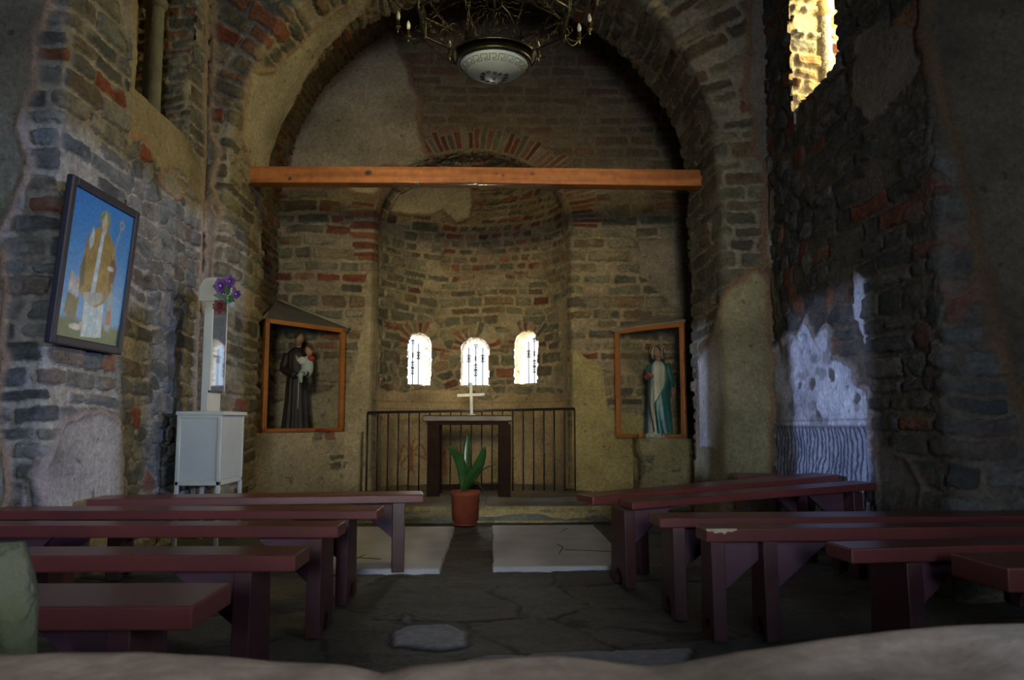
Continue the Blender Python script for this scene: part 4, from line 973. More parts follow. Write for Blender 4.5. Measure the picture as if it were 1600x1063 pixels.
arm([(-.17 * k, 0, Z(1.34)), (-.23 * k, -.03 * k, Z(1.08)), (-.02 * k, -.22 * k, Z(.96))], [.07 * k, .075 * k, .06 * k]).build('sleeve', M_HABIT, st)
arm([(.16 * k, 0, Z(1.34)), (.24 * k, -.05 * k, Z(1.05)), (.14 * k, -.24 * k, Z(1.0))], [.07 * k, .08 * k, .065 * k]).build('sleeve', M_HABIT, st)
arm([(.20 * k, -.16 * k, Z(1.0)), (.22 * k, -.18 * k, Z(.85)), (.21 * k, -.16 * k, Z(.72))], [.05 * k, .06 * k, .02 * k]).build('sleeve_fall', M_HABIT, st)
MB().tube([(0, .01, Z(1.40)), (.01, 0, Z(1.52))], .045 * k, 12).build('neck', M_SKIN, st)
head(st, (.015 * k, -.02 * k, Z(1.60)), 1.02 * k, tilt=(R(12), R(8), R(22)), hair='short')
hand(st, (0, -.23 * k, Z(.96)), (1, -.1, .1), 1.5 * k); hand(st, (.14 * k, -.25 * k, Z(1.0)), (-.8, -.5, .3), 1.5 * k)
# child on the arm
MB().ell((.17 * k, -.19 * k, Z(1.12)), (.105 * k, .085 * k, .19 * k), 16, 12).build('child_gown', M_PALEB, st)
arm([(.11 * k, -.22 * k, Z(1.05)), (.06 * k, -.27 * k, Z(.97)), (.08 * k, -.26 * k, Z(.84))], [.05 * k, .045 * k, .02 * k]).build('child_leg', M_PALEB, st)
arm([(.12 * k, -.21 * k, Z(1.24)), (.02 * k, -.24 * k, Z(1.22)), (-.02 * k, -.16 * k, Z(1.30))], [.032 * k, .026 * k, .018 * k]).build('child_arm', M_CREAM, st)
MB().ell((.08 * k, -.24 * k, Z(1.22)), (.07 * k, .03 * k, .07 * k), 12, 8).build('white_cloth', M_CREAM, st)
head(st, (.19 * k, -.20 * k, Z(1.385)), .80 * k, tilt=(0, R(-8), R(-25)), hair='short')
MB().ell((.23 * k, -.22 * k, Z(1.26)), (.065 * k, .07 * k, .05 * k), 10, 6).build('red_sash', M_RED, st)
MB().lathe([(.25 * k, -.0), (.25 * k, .012), (.22 * k, .02)], 28, sy=.8).build('base', M_HABIT, st)
# folded red cloth on the case floor
cl = MB(); cc_ = onY(505, 668, 8.05)
cl.ell((0, 0, .012), (.085, .06, .018), 20, 8).ell((-.03, -.01, .022), (.05, .035, .014), 14, 6)
o = cl.build('red_cloth', M_RED); o.location = (cc_.x, 8.05, zb); tag(o, 'small dark red cloth crumpled on the floor of the left case', 'cloth')

# Right statue: woman in teal mantle
ys = 8.06; fb_ = onY(1030, 675, ys); ft = onY(1022, 540, ys); Hs = ft.z - zb2; k = Hs / 1.68
st = empty('madonna_statue', (fb_.x, ys, zb2), R(-8), 'statue of a woman in cream gown and teal mantle holding roses, in the right case', 'statue')
ln = lambda z_: .03 * k * math.sin(z_ / Hs * 3)
robe([(0, .20 * k), (Z(.1), .19 * k), (Z(.5), .165 * k), (Z(.85), .155 * k), (Z(1.0), .14 * k), (Z(1.22), .165 * k), (Z(1.33), .15 * k), (Z(1.40), .07 * k)], folds=12, amp=.07, seed=2).build('gown', M_CREAM, st)
# mantle: hanging from the shoulders round the back, drawn across the front below the waist
m = MB(); n = 44; N = 46; vs = []
for i in range(N):
    z_ = Z(1.40) * (1 - i / (N - 1)) + .05 * k * (i / (N - 1)); f_ = i / (N - 1)
    # angular opening in front
    if z_ > Z(1.0): a0, a1 = R(-48), R(228)
    else:
        q = (Z(1.0) - z_) / Z(1.0); a0 = R(-48) - R(78) * min(1, q * 2.6) + R(26) * q; a1 = R(228) - R(34) * q
    r_ = np.interp(z_, [0, Z(.5), Z(.9), Z(1.1), Z(1.30), Z(1.40)], [.235 * k, .215 * k, .195 * k, .20 * k, .185 * k, .09 * k])
    for j in range(n):
        t = a0 + (a1 - a0) * j / (n - 1); f = 1 + .05 * math.sin(12 * t + z_ * 14) * (.5 + f_)
        vs.append((r_ * f * math.cos(t), r_ * f * math.sin(t) * .78, z_))
fs = [(i * n + j, i * n + j + 1, (i + 1) * n + j + 1, (i + 1) * n + j) for i in range(N - 1) for j in range(n - 1)]
o = m.add(vs, fs, True).build('mantle', M_TEAL, st); sm = o.modifiers.new('s', 'SOLIDIFY'); sm.thickness = .008
arm([(-.15 * k, 0, Z(1.32)), (-.20 * k, -.05 * k, Z(1.08)), (-.13 * k, -.20 * k, Z(1.10))], [.055 * k, .055 * k, .035 * k]).build('sleeve', M_TEAL, st)
arm([(.15 * k, 0, Z(1.32)), (.23 * k, -.03 * k, Z(1.06)), (.24 * k, -.14 * k, Z(.90))], [.06 * k, .06 * k, .035 * k]).build('sleeve', M_TEAL, st)
hand(st, (-.13 * k, -.21 * k, Z(1.10)), (-.3, -.6, .4), 1.6 * k); hand(st, (.24 * k, -.14 * k, Z(.90)), (.1, -.5, -.6), 1.6 * k)
MB().tube([(0, 0, Z(1.36)), (0, -.01, Z(1.48))], .042 * k, 12).build('neck', M_SKIN, st)
head(st, (-.012 * k, -.02 * k, Z(1.55)), 1.0 * k, tilt=(R(10), R(-6), R(-18)), hair='long')
mv = MB(); n = 24; vs = []
for i in range(14):
    p = math.pi * .5 * i / 13 * 1.25
    for j in range(n):
        t = R(-38) + R(256) * j / (n - 1); vs.append((-.012 * k + .105 * k * math.sin(min(p, 1.57)) * math.cos(t) + 0, .115 * k * math.sin(min(p, 1.57)) * math.sin(t), Z(1.56) + .135 * k * math.cos(p) - (.20 * k * max(0, p - 1.57))))
mv.add(vs, [(i * n + j, i * n + j + 1, (i + 1) * n + j + 1, (i + 1) * n + j) for i in range(13) for j in range(n - 1)], True)
o = mv.build('veil', M_CREAM, st); sm = o.modifiers.new('s', 'SOLIDIFY'); sm.thickness = .006
halo = MB().tube([(.13 * k * math.cos(t), .06 * k, Z(1.60) + .13 * k * math.sin(t)) for t in np.linspace(0, 2 * math.pi, 40)[:-1]], .004, 6, close=True)
for i in range(12):
    t = 2 * math.pi * i / 12; halo.ell((.13 * k * math.cos(t), .055 * k, Z(1.60) + .13 * k * math.sin(t)), (.009, .006, .009), 8, 6)
halo.build('star_halo', M_GOLD, st)
for i, (a, b, g) in enumerate(((-.20, -.24, 1.14), (-.24, -.22, 1.10), (-.21, -.27, 1.07), (-.17, -.26, 1.16))):
    MB().ell((a * k, b * k, Z(g)), (.032 * k, .032 * k, .030 * k), 10, 7).ell((a * k, (b - .012) * k, Z(g) + .01 * k), (.018 * k, .018 * k, .018 * k), 8, 6).build('rose', M_RED, st)
MB().tube([(-.20 * k, -.24 * k, Z(1.05)), (-.19 * k, -.24 * k, Z(.7)), (-.14 * k, -.23 * k, Z(.35)), (-.10 * k, -.2 * k, Z(.12))], .012 * k, 6).build('rosary', M_HAIR, st)
cb = MB()
for i in range(11):
    t = i * .57; cb.ell((.2 * k * math.cos(t), -.02 + .15 * k * math.sin(t), .02), (.06 * k, .05 * k, .03), 10, 6)
cb.build('cloud_base', M_CREAM, st)
# little black figure / candle holder left on the frame sill
o = MB().lathe([(.010, 0), (.012, .004), (.005, .010), (.006, .030), (.009, .036), (.004, .042)], 12).build('candle_stub', M_IRON); q = onY(998, 684, 8.00)
o.location = (q.x, 8.06, zb2); tag(o, 'tiny dark candle stub on the ledge in front of the right case frame', 'candle')

# ------------------------------------------------------------------ picture on the left wall
xp = XL + .05
A_, B_, C__, D_ = onX(103, 268, xp + .07), onX(198, 332, xp), onX(181, 557, xp), onX(82, 533, xp + .02)
# plane through the measured corners, made a true rectangle
yA = (A_.y + D_.y) / 2; yB = (B_.y + C__.y) / 2; zTop = (A_.z + B_.z) / 2; zBot = (C__.z + D_.z) / 2
pw, ph_ = yB - yA, zTop - zBot
pic = empty('framed_picture', (xp - .012, yA, zBot), 0, 'dark framed print of a bishop saint on a blue ground, hanging on the left wall', 'picture')
pic.rotation_euler = (0, R(4.5), 0)
M_FRAME = noisy('dark_navy_frame', (.014, .016, .030), (.022, .020, .028), .5, 0, 6, .1)
fw = .05
for nm, lo, hi in (('frame_side', (0, 0, 0), (.04, fw, ph_)), ('frame_side', (0, pw - fw, 0), (.04, pw, ph_)), ('frame_rail', (0, fw, 0), (.04, pw - fw, fw)), ('frame_rail', (0, fw, ph_ - fw), (.04, pw - fw, ph_))):
    MB().box(lo, hi).build(nm, M_FRAME, pic, .008)
MB().box((0, .01, .01), (.012, pw - .01, ph_ - .01)).build('backing', M_FRAME, pic)
U, V = np.meshgrid(np.linspace(0, 1, 150), np.linspace(0, 1, 240))      # u left->right, v up
a_ = .62                                                                # aspect used for drawing
X_, Y_ = (U - .5) * a_, V
c = mix(C3(.08, .27, .48) * np.ones(U.shape)[..., None], C3(.035, .17, .42), sst(.2, 1, V))
c = mix(c, C3(.30, .42, .50), sst(.05, .5, fbm(U * 2.2, V * 5, 3, 4)) * sst(.75, .3, V) * .55)
c = mix(c, C3(.05, .10, .035) * (1 + .0), sst(.16, .10, V + .03 * fbm(U * 5, V * 3, 4, 3)))
def blob(c, sd, colr, soft=.006): return mix(c, np.array(colr) * (1 + .35 * fbm(U * 14, V * 20, 5, 3))[..., None], sst(soft, -soft, sd))
E = lambda x, y, rx, ry: (np.hypot((X_ - x) / rx, (Y_ - y) / ry) - 1) * min(rx, ry)
PP = lambda pts: sdf_poly(X_, Y_, pts)
c = blob(c, PP([(-.09, .38), (.10, .38), (.12, .04), (-.08, .02)]), (.40, .50, .50))              # alb
c = blob(c, PP([(-.03, .30), (.05, .30), (.07, .03), (-.04, .03)]), (.30, .42, .46))
c = blob(c, PP([(-.06, .80), (-.13, .72), (-.16, .50), (-.15, .33), (-.10, .28), (.02, .24), (.11, .29), (.17, .40), (.19, .58), (.14, .72), (.07, .80)]), (.26, .18, .055))   # cope
c = blob(c, PP([(-.13, .60), (-.165, .50), (-.15, .33), (-.11, .38)]), (.12, .10, .05))
c = blob(c, PP([(.12, .66), (.19, .58), (.17, .34), (.13, .42)]), (.14, .075, .04))
c = blob(c, PP([(-.045, .26), (.0, .26), (.025, .78), (-.005, .80)]), (.38, .48, .52))          # pallium
c = blob(c, PP([(-.02, .24), (.06, .28), (.10, .33), (.08, .36), (-.1, .33), (-.1, .28)]), (.30, .33, .30))
c = blob(c, E(.015, .865, .058, .080), (.20, .22, .10)); c = blob(c, E(.015, .865, .048, .070), (.13, .17, .10))
c = blob(c, PP([(-.02, .86), (.015, .935), (.05, .86), (.045, .83), (-.015, .83)]), (.35, .36, .25))   # mitre
c = blob(c, E(.015, .82, .026, .036), (.42, .32, .20)); c = blob(c, E(.015, .785, .022, .022), (.40, .38, .30))
c = blob(c, PP([(-.12, .70), (-.10, .62), (-.07, .68), (-.075, .76), (-.095, .80), (-.10, .76)]), (.36, .42, .42))
c = blob(c, E(.13, .55, .035, .018), (.40, .38, .30))
c = blob(c, np.abs(sdf_line(X_, Y_, [(.135, .62), (.16, .74), (.185, .86)])) - .004, (.30, .28, .16), .003)
c = blob(c, np.abs(np.hypot((X_ - .195), (Y_ - .90) * .8) - .022) - .006, (.30, .28, .16), .003)
c = blob(c, PP([(-.26, .16), (-.25, .30), (-.14, .28), (-.15, .12)]), (.13, .12, .055))          # tub with children
for x, y in ((-.20, .34), (-.23, .36), (-.17, .33)):
    c = blob(c, E(x, y, .016, .055), (.42, .40, .33)); c = blob(c, E(x, y + .065, .014, .018), (.40, .32, .22))
c = blob(c, E(-.14, .08, .055, .022), (.45, .45, .42)); c = blob(c, E(-.09, .10, .02, .022), (.40, .34, .26))
c = blob(c, PP([(.145, .10), (.14, .32), (.165, .42), (.20, .32), (.20, .09)]), (.22, .28, .28)); c = blob(c, E(.165, .43, .016, .024), (.30, .20, .12)); c = blob(c, PP([(.145, .14), (.15, .24), (.195, .25), (.20, .14)]), (.30, .11, .05))
sp_ = grid_obj('print', np.stack([np.full(U.shape, .024), fw + (pw - 2 * fw) * U, fw + (ph_ - 2 * fw) * V], -1), c, None, M_PAINT, parent=pic, flip=False)
MB().tube([(.0, pw * .86, ph_), (.0, pw * .84, ph_ + .03), (-.01, pw * .86, ph_ + .045)], .005, 6).build('hanging_hook', M_IRON, pic)

# ------------------------------------------------------------------ white cabinet shrine by the left pier
M_WHITE = noisy('cream_enamel', (.50, .50, .40), (.42, .43, .35), .38, 0, 4, .06, 5, 16)
M_WHITE2 = noisy('cream_enamel_panel', (.44, .45, .38), (.36, .38, .34), .42, 0, 3, .06, 5, 16)
yc0 = 5.72; cx0 = onY(277, 640, yc0).x; cx1 = onY(347, 640, yc0).x; zt_ = onY(310, 643, yc0).z
dpt = cx1 * 0 + .52
cab = empty('cabinet', ((cx0 + cx1) / 2, yc0 + dpt / 2, 0), 0, 'cream painted metal cabinet standing on legs beside the left pier', 'cabinet')
x0, x1, y0, y1 = cx0, cx1, yc0, yc0 + dpt
zb_ = onY(310, 757, yc0).z
for x in (x0, x1 - .028):
    for y in (y0, y1 - .028): rbox(cab, (x, y, -.02), (x + .028, y + .028, zt_ - .02)).build('leg', M_WHITE, cab, .005)
rbox(cab, (x0 - .008, y0 - .008, zt_ - .028), (x1 + .02, y1 + .008, zt_)).build('cabinet_top', M_WHITE, cab, .006)
rbox(cab, (x0 + .010, y0 + .010, zb_ + .012), (x1 - .010, y1 - .010, zt_ - .028)).build('body', M_WHITE2, cab)
for (lo, hi) in (((x0, y0, zb_ - .01), (x1, y0 + .02, zb_ + .02)), ((x1 - .02, y0, zb_ - .01), (x1, y1, zb_ + .02)), ((x0 + .02, y0 - .001, zt_ - .05), (x1 - .02, y0 + .02, zt_ - .028))):
    rbox(cab, lo, hi).build('rail', M_WHITE, cab, .003)
rbox(cab, (x1 - .012, y0 + .035, zb_ + .025), (x1 - .004, y1 - .035, zt_ - .04)).build('door', M_WHITE2, cab, .003)
# upright shrine box with glass front
ux0 = onY(313, 640, yc0 + .08).x; ux1 = onY(324, 640, yc0 + .08).x; uy0 = yc0 + .08; uy1 = onX(347, 560, ux1).y
ut = onY(320, 450, uy0).z
shr = empty('shrine_box', ((ux0 + ux1) / 2, (uy0 + uy1) / 2, zt_), 0, 'tall narrow cream wall shrine with glass front standing on the cabinet', 'shrine')
rbox(shr, (ux0, uy0, zt_), (ux1, uy1, ut)).build('shrine_body', M_WHITE, shr, .004)
gz0 = onX(325, 610, ux1).z
M_MIRR = principled('glass_over_picture', (.22, .27, .35), .04, .65); GLR = 4.0
gy_ = (uy0 + uy1) / 2; go = MB().box((0, -(uy1 - uy0) / 2 + .012, gz0 - zt_), (.006, (uy1 - uy0) / 2 - .012, ut - .02 - zt_)).build('glass_front', M_MIRR, shr); go.location = rel(shr, ux1 + .012, gy_, zt_); go.rotation_euler = (0, 0, R(-GLR))
rbox(shr, (ux1, uy0 + .02, gz0), (ux1 + .006, uy1 - .02, ut - .02)).build('picture_backing', M_WHITE2, shr)
rbox(shr, (ux1, uy0, gz0 - .014), (ux1 + .014, uy1, gz0)).build('glass_ledge', M_FRAME, shr)
rbox(shr, (ux1 - .002, uy0, gz0), (ux1 + .012, uy0 + .02, ut)).build('glass_frame', M_WHITE, shr, .002)
rbox(shr, (ux1 - .002, uy1 - .012, gz0), (ux1 + .030, uy1 + .004, ut)).build('glass_frame', M_WHITE, shr, .002)
# curved hood
hr = (uy1 - uy0) * .5 + .05; hcx = ux0 - .02; zh = onY(315, 470, uy0 - .03).z; ztp = onY(320, 434, uy0 - .03).z
hx1 = ux1 + .06; pf = [(hcx, zh)] + [(hcx, zh + .03)]
m = MB(); vs = []; n = 16; rad_ = ztp - zh - .03
prof = [(ux0 - .03, zh)] + [(ux0 - .03 + .10 * (1 - math.cos(a)), zh + (ztp - zh) * (.35 + .65 * math.sin(a))) for a in np.linspace(0, math.pi / 2, 10)] + [(hx1, ztp), (hx1 + .004, ztp - .004)]
y_a, y_b = uy0 - .03, uy1 + .05
mid_ = (y_a + y_b) / 2
hd = MB(); nA = 18; vs = []
for i in range(nA + 1):
    a = math.pi * i / nA; yy2 = mid_ - (y_b - y_a) / 2 * math.cos(a); zz2 = zh + (ztp - zh) * math.sin(a) ** .55
    for x in (ux0 - .03, hx1): vs.append(rel(shr, x, yy2, zz2))
hd.add(vs, [(2 * i, 2 * i + 1, 2 * i + 3, 2 * i + 2) for i in range(nA)], True)
# near cheek: curved shield facing west
ck = [(ux0 - .03, zh)] + [(ux0 - .03 + (hx1 - ux0 + .03) * (1 - math.cos(a)) * .5, zh + (ztp - zh) * (.45 + .55 * math.sin(a))) for a in np.linspace(0, math.pi / 2, 8)] + [(hx1, ztp), (hx1, zh)]
hd.add([rel(shr, x, y_a, z) for x, z in ck] , [tuple(range(len(ck)))])
o = hd.build('hood', M_WHITE, shr); sm = o.modifiers.new('s', 'SOLIDIFY'); sm.thickness = .006
# flowers on the hood
M_PURP = noisy('purple_petals', (.10, .02, .15), (.16, .05, .22), .5, 0, 20, .1)
M_WP = noisy('white_petals', (.55, .50, .60), (.45, .38, .52), .5, 0, 20, .1)
M_ROSE = noisy('dark_red_petals', (.10, .018, .014), (.16, .03, .02), .5, 0, 20, .1)
M_LEAF2 = noisy('cloth_leaves', (.035, .10, .035), (.06, .15, .05), .5, 0, 20, .1)
yf = uy0 - .08
def flower(px, py, rad, mat, label, dy=0, petals=9, seed=1):
    q = onY(px, py, yf + dy); root = empty('silk_flower', (q.x, q.y, q.z), 0, label, 'flower', 'silk flowers on the shrine hood')
    rg = random.Random(seed); m = MB()
    for ly, (nn_, rr2, tlt) in enumerate(((petals, 1.0, .35), (petals - 2, .72, .9), (4, .4, 1.3))):
        for i in range(nn_):
            a = 2 * math.pi * i / nn_ + ly * .4 + rg.uniform(-.15, .15)
            out = Vector((math.cos(a) * math.cos(tlt), -math.sin(tlt), math.sin(a) * math.cos(tlt))); sd_ = Vector((-math.sin(a), 0, math.cos(a)))
            L_ = rad * rr2 * rg.uniform(.85, 1.1); w_ = rad * .30
            vs = []
            for t, ww_ in ((0, .25), (.35, .9), (.7, 1.0), (1, .25)):
                p_ = out * L_ * t + Vector((0, .18 * L_ * t * t, 0))
                vs += [p_ - sd_ * w_ * ww_, p_ + Vector((0, .05 * rad, 0)), p_ + sd_ * w_ * ww_]
            m.add(vs, [(i_ * 3 + k_, i_ * 3 + k_ + 1, (i_ + 1) * 3 + k_ + 1, (i_ + 1) * 3 + k_) for i_ in range(3) for k_ in range(2)], True)
    m.build('petals', mat, root); MB().ell((0, -.2 * rad, 0), (rad * .16, rad * .16, rad * .16), 8, 6).build('centre', M_WP if mat is M_PURP else M_ROSE, root)
    tgt = onY(349, 480, yf + .05) - q; MB().tube([(0, .004, 0), tgt * .5 + Vector((0, .02, 0)), tgt], .0025, 5).build('stem', M_LEAF2, root)
    return root
flower(345, 447, .062, M_PURP, 'largest purple silk flower, white streaked, at the left of the bunch', 0, 10, 1)
flower(359, 440, .050, M_PURP, 'purple silk flower at the top of the bunch', .02, 9, 2)
flower(369, 460, .042, M_PURP, 'small purple silk flower at the right end of the bunch', .0, 8, 3)
flower(343, 479, .058, M_ROSE, 'dark red silk rose hanging lowest in the bunch', -.02, 9, 4)
lv = MB(); rg = random.Random(5); c0_ = onY(352, 465, yf)
for i in range(13):
    a = rg.uniform(0, 6.28); out = Vector((math.cos(a), rg.uniform(-.5, .2), math.sin(a))).normalized(); sd_ = out.cross(Vector((0, 1, 0))).normalized(); st0 = out * rg.uniform(.01, .035); L_ = rg.uniform(.045, .075)
    vs = []
    for t, w_ in ((0, .1), (.3, .9), (.65, .8), (1, .05)): p_ = st0 + out * L_ * t; vs += [p_ - sd_ * .016 * w_, p_ + Vector((0, .005, 0)), p_ + sd_ * .016 * w_]
    lv.add(vs, [(i_ * 3 + k_, i_ * 3 + k_ + 1, (i_ + 1) * 3 + k_ + 1, (i_ + 1) * 3 + k_) for i_ in range(3) for k_ in range(2)], True)
lv.tube([(0, 0, 0), (-.005, .03, -.05), (-.01, .06, -.10)], .004, 5)
o = lv.build('silk_leaf_spray', M_LEAF2); o.location = c0_; tag(o, 'spray of green silk leaves between the purple flowers and the red rose', 'foliage')

# ------------------------------------------------------------------ chandelier
M_BRONZE = noisy('dark_bronze', (.034, .029, .019), (.070, .060, .038), .38, .85, 20, .2)
M_BRASS = noisy('aged_brass', (.20, .15, .065), (.12, .09, .04), .40, .85, 20, .1)
M_BULB = principled('milk_glass_bulb', (.75, .72, .62), .25)
M_DISH = noisy('frosted_glass_dish', (.60, .66, .66), (.44, .50, .50), .30, 0, 5, .05)
M_DISH.node_tree.nodes['Principled BSDF'].inputs['Transmission Weight'].default_value = .25
M_INK = principled('etched_line', (.06, .06, .05), .7)
yC = 4.3; cz = onY(770, 88, yC + .415).z; cX = onY(772, 70, yC).x
ch = empty('chandelier', (cX, yC, cz), 0, 'bronze octagonal chandelier with candle bulbs and a frosted glass dish, hanging from the vault', 'chandelier')
Ro_ = .45; bandh = onY(770, 60, yC + .415).z - cz
vt = [(Ro_ * math.cos(R(22.5 + 45 * i)), Ro_ * math.sin(R(22.5 + 45 * i))) for i in range(8)]
for zt2 in (0, bandh):
    MB().tube([(x, y, zt2) for x, y in vt], .009, 6, close=True).build('ring', M_BRONZE, ch)
for i in range(8):
    x, y = vt[i]; x2, y2 = vt[(i + 1) % 8]; d = Vector((x2 - x, y2 - y, 0)); L_ = d.length; d.normalize(); mid = Vector(((x + x2) / 2, (y + y2) / 2, bandh / 2))
    MB().tube([(x, y, -.035), (x, y, 0), (x, y, bandh), (x, y, bandh + .05)], [.006, .014, .014, .007], 8).build('post', M_BRONZE, ch)
    p = MB(); r_ = bandh * .42
    p.tube([mid + d * r_ * math.cos(t) + Vector((0, 0, r_ * math.sin(t))) for t in np.linspace(0, 2 * math.pi, 21)[:-1]], .0035, 5, close=True)
    p.tube([mid + Vector((0, 0, -.6 * r_)), mid + Vector((0, 0, .6 * r_))], .005, 5); p.tube([mid - d * .35 * r_ + Vector((0, 0, .15 * r_)), mid + d * .35 * r_ + Vector((0, 0, .15 * r_))], .005, 5)
    for sg in (-1, 1):
        p.tube([mid + d * sg * (L_ * .34 + .035 * math.exp(-t * .28) * math.cos(t)) + Vector((0, 0, .036 * math.exp(-t * .28) * math.sin(t) * 1.1)) for t in np.linspace(0, 9, 26)], .003, 5)
        p.tube([mid + d * sg * (L_ * .05 + .10 * t) + Vector((0, 0, bandh * .5 + .045 * math.sin(t * math.pi) + .01)) for t in np.linspace(0, 1, 9)], .003, 5)
    p.build('panel', M_BRONZE, ch)
    # two candle arms at each corner
    for q, sg in enumerate((-1, 1)):
        ad = math.atan2(y, x) + sg * .42; o2 = Vector((math.cos(ad), math.sin(ad), 0)); b0 = Vector((x, y, bandh * .2)); tip = b0 + o2 * .155; 
        a_m = MB().tube([b0 + o2 * .155 * t + Vector((0, 0, -.055 * math.sin(t * math.pi) + .03 * t)) for t in np.linspace(0, 1, 12)], .0038, 6)
        a_m.tube([b0 + Vector((0, 0, .0)) + o2 * (.03 + .022 * math.cos(t)) + Vector((0, 0, .03 + .022 * math.sin(t))) for t in np.linspace(-2, 3, 14)], .003, 5)
        a_m.build('candle_arm', M_BRONZE, ch)
        tz = b0.z + .03
        cup = MB().lathe([(.003, -.035), (.008, -.028), (.004, -.018), (.009, -.008), (.016, 0), (.017, .006), (.009, .009), (.009, .045), (.007, .046)], 12, (tip.x, tip.y, tz)).build('candle_cup', M_BRASS, ch)
        MB().lathe([(.005, .044), (.0105, .056), (.0125, .070), (.010, .086), (.005, .098), (.001, .105)], 12, (tip.x, tip.y, tz)).build('bulb', M_BULB, ch)
# dish
rd_ = .195; dz = onY(770, 100, yC).z - cz; db = onY(770, 147, yC).z - cz
dd_ = abs(dz - db) - .0
prof = [(rd_ * math.sin(a), dz - .085 * math.cos(a) ** 1.1 if a < 1.57 else dz) for a in np.linspace(.02, math.pi / 2, 20)]
MB().lathe(prof, 48, cap=False).build('glass_dish', M_DISH, ch)
MB().tube([((rd_ + .010) * math.cos(t), (rd_ + .010) * math.sin(t), dz + .004) for t in np.linspace(0, 2 * math.pi, 49)[:-1]], .013, 8, close=True).build('dish_rim', M_BRONZE, ch)
MB().lathe([(rd_ + .045, dz + .035), (rd_ + .05, dz + .045), (rd_ + .01, dz + .02), (rd_ - .01, dz + .01)], 48, cap=False).build('dish_collar', M_BRONZE, ch)
MB().ell((0, 0, dz - .087), (.010, .010, .012), 12, 8).build('finial', M_BRASS, ch)
def dishp(a, r): # point on dish underside
    al2 = math.asin(min(.999, r / rd_)); return (r * math.cos(a) * 1.004, r * math.sin(a) * 1.004, dz - .085 * math.cos(al2) ** 1.1 - .0015)
NK = 22; key = []
for i in range(NK):
    a0 = 2 * math.pi * i / NK; w_ = 2 * math.pi / NK; key += [(a0, .158), (a0, .185), (a0 + w_ * .72, .185), (a0 + w_ * .72, .168), (a0 + w_ * .36, .168), (a0 + w_ * .36, .158)]
kp = []
for (a0, r0), (a1, r1_) in zip(key, key[1:] + [(key[0][0] + 2 * math.pi, key[0][1])]):
    kp += [dishp(a0 + (a1 - a0) * t, r0 + (r1_ - r0) * t) for t in (0, .34, .67)]
MB().tube(kp, .0014, 4, close=True).build('greek_key_band', M_INK, ch)
rgc = random.Random(3); lm = MB()
for i in range(12):
    a = 2.0 + i * .52; r0 = .045 + .02 * rgc.random()
    for q in range(3): a_ = a + q * .12; lm.tube([dishp(a_, r0), dishp(a_ + .1, r0 + .018), dishp(a_ + .05, r0 + .03)], [.001, .0035, .001], 5)
lm.build('leaf_wreath', M_INK, ch)
# sunburst cross in the middle
sb = MB(); zc2 = onY(770, 4, yC).z - cz
sb.tube([(.045 * math.cos(t), 0, zc2 + .045 * math.sin(t)) for t in np.linspace(0, 2 * math.pi, 25)[:-1]], .004, 6, close=True)
sb.tube([(0, 0, zc2 - .04), (0, 0, zc2 + .04)], .004, 6); sb.tube([(-.03, 0, zc2 + .01), (.03, 0, zc2 + .01)], .004, 6)
for i in range(22):
    a = 2 * math.pi * i / 22; L_ = .22 if i % 2 else .17
    sb.tube([Vector((math.cos(a) * r_ - math.sin(a) * .006 * math.sin(r_ * 130), 0, zc2 + math.sin(a) * r_ + math.cos(a) * .006 * math.sin(r_ * 130))) for r_ in np.linspace(.047, L_, 16)], .0022, 4)
sb.build('sunburst', M_BRONZE, ch)
# chains: corner to dish collar and corner up to the hook
def chain(root, a, b, sag=0, nm='chain', pitch=.026, mat=None):
    a, b = Vector(a), Vector(b); L_ = (b - a).length; n = max(3, int(L_ / pitch)); m = MB(); d = (b - a).normalized(); s1 = d.cross(Vector((0, 0, 1)))
    s1 = s1.normalized() if s1.length > .05 else Vector((1, 0, 0)); s2 = d.cross(s1)
    for i in range(n):
        t = (i + .5) / n; c_ = a.lerp(b, t) + Vector((0, 0, -sag * math.sin(t * math.pi))); s_ = s1 if i % 2 else s2
        m.tube([c_ + d * pitch * .62 * math.cos(q) + s_ * pitch * .28 * math.sin(q) for q in np.linspace(0, 2 * math.pi, 9)[:-1]], .0022, 4, close=True)
    return m.build(nm, mat or M_BRONZE, root)
for i in range(8):
    x, y = vt[i]; f = (rd_ + .045) / Ro_
    chain(ch, (x, y, -.02), (x * f, y * f, dz + .04), .02)
    if i % 2 == 0: chain(ch, (x, y, bandh + .05), (0, 0, 1.55 + bandh), 0)
    MB().tube([(x, y, bandh), (x * .5, y * .5, bandh + .06), (0, 0, bandh + .04)], .004, 6).build('spoke', M_BRONZE, ch)
    chain(ch, (x * .98, y * .98, bandh), (vt[(i + 2) % 8][0] * .98, vt[(i + 2) % 8][1] * .98, bandh), .06)
chain(ch, (0, 0, dz - .0), (0, 0, 1.6), 0, 'centre_chain')
MB().tube([(0, 0, 1.5 + bandh), (0, 0, 7.15 - cz)], .01, 8).build('hanging_rod', M_BRONZE, ch)

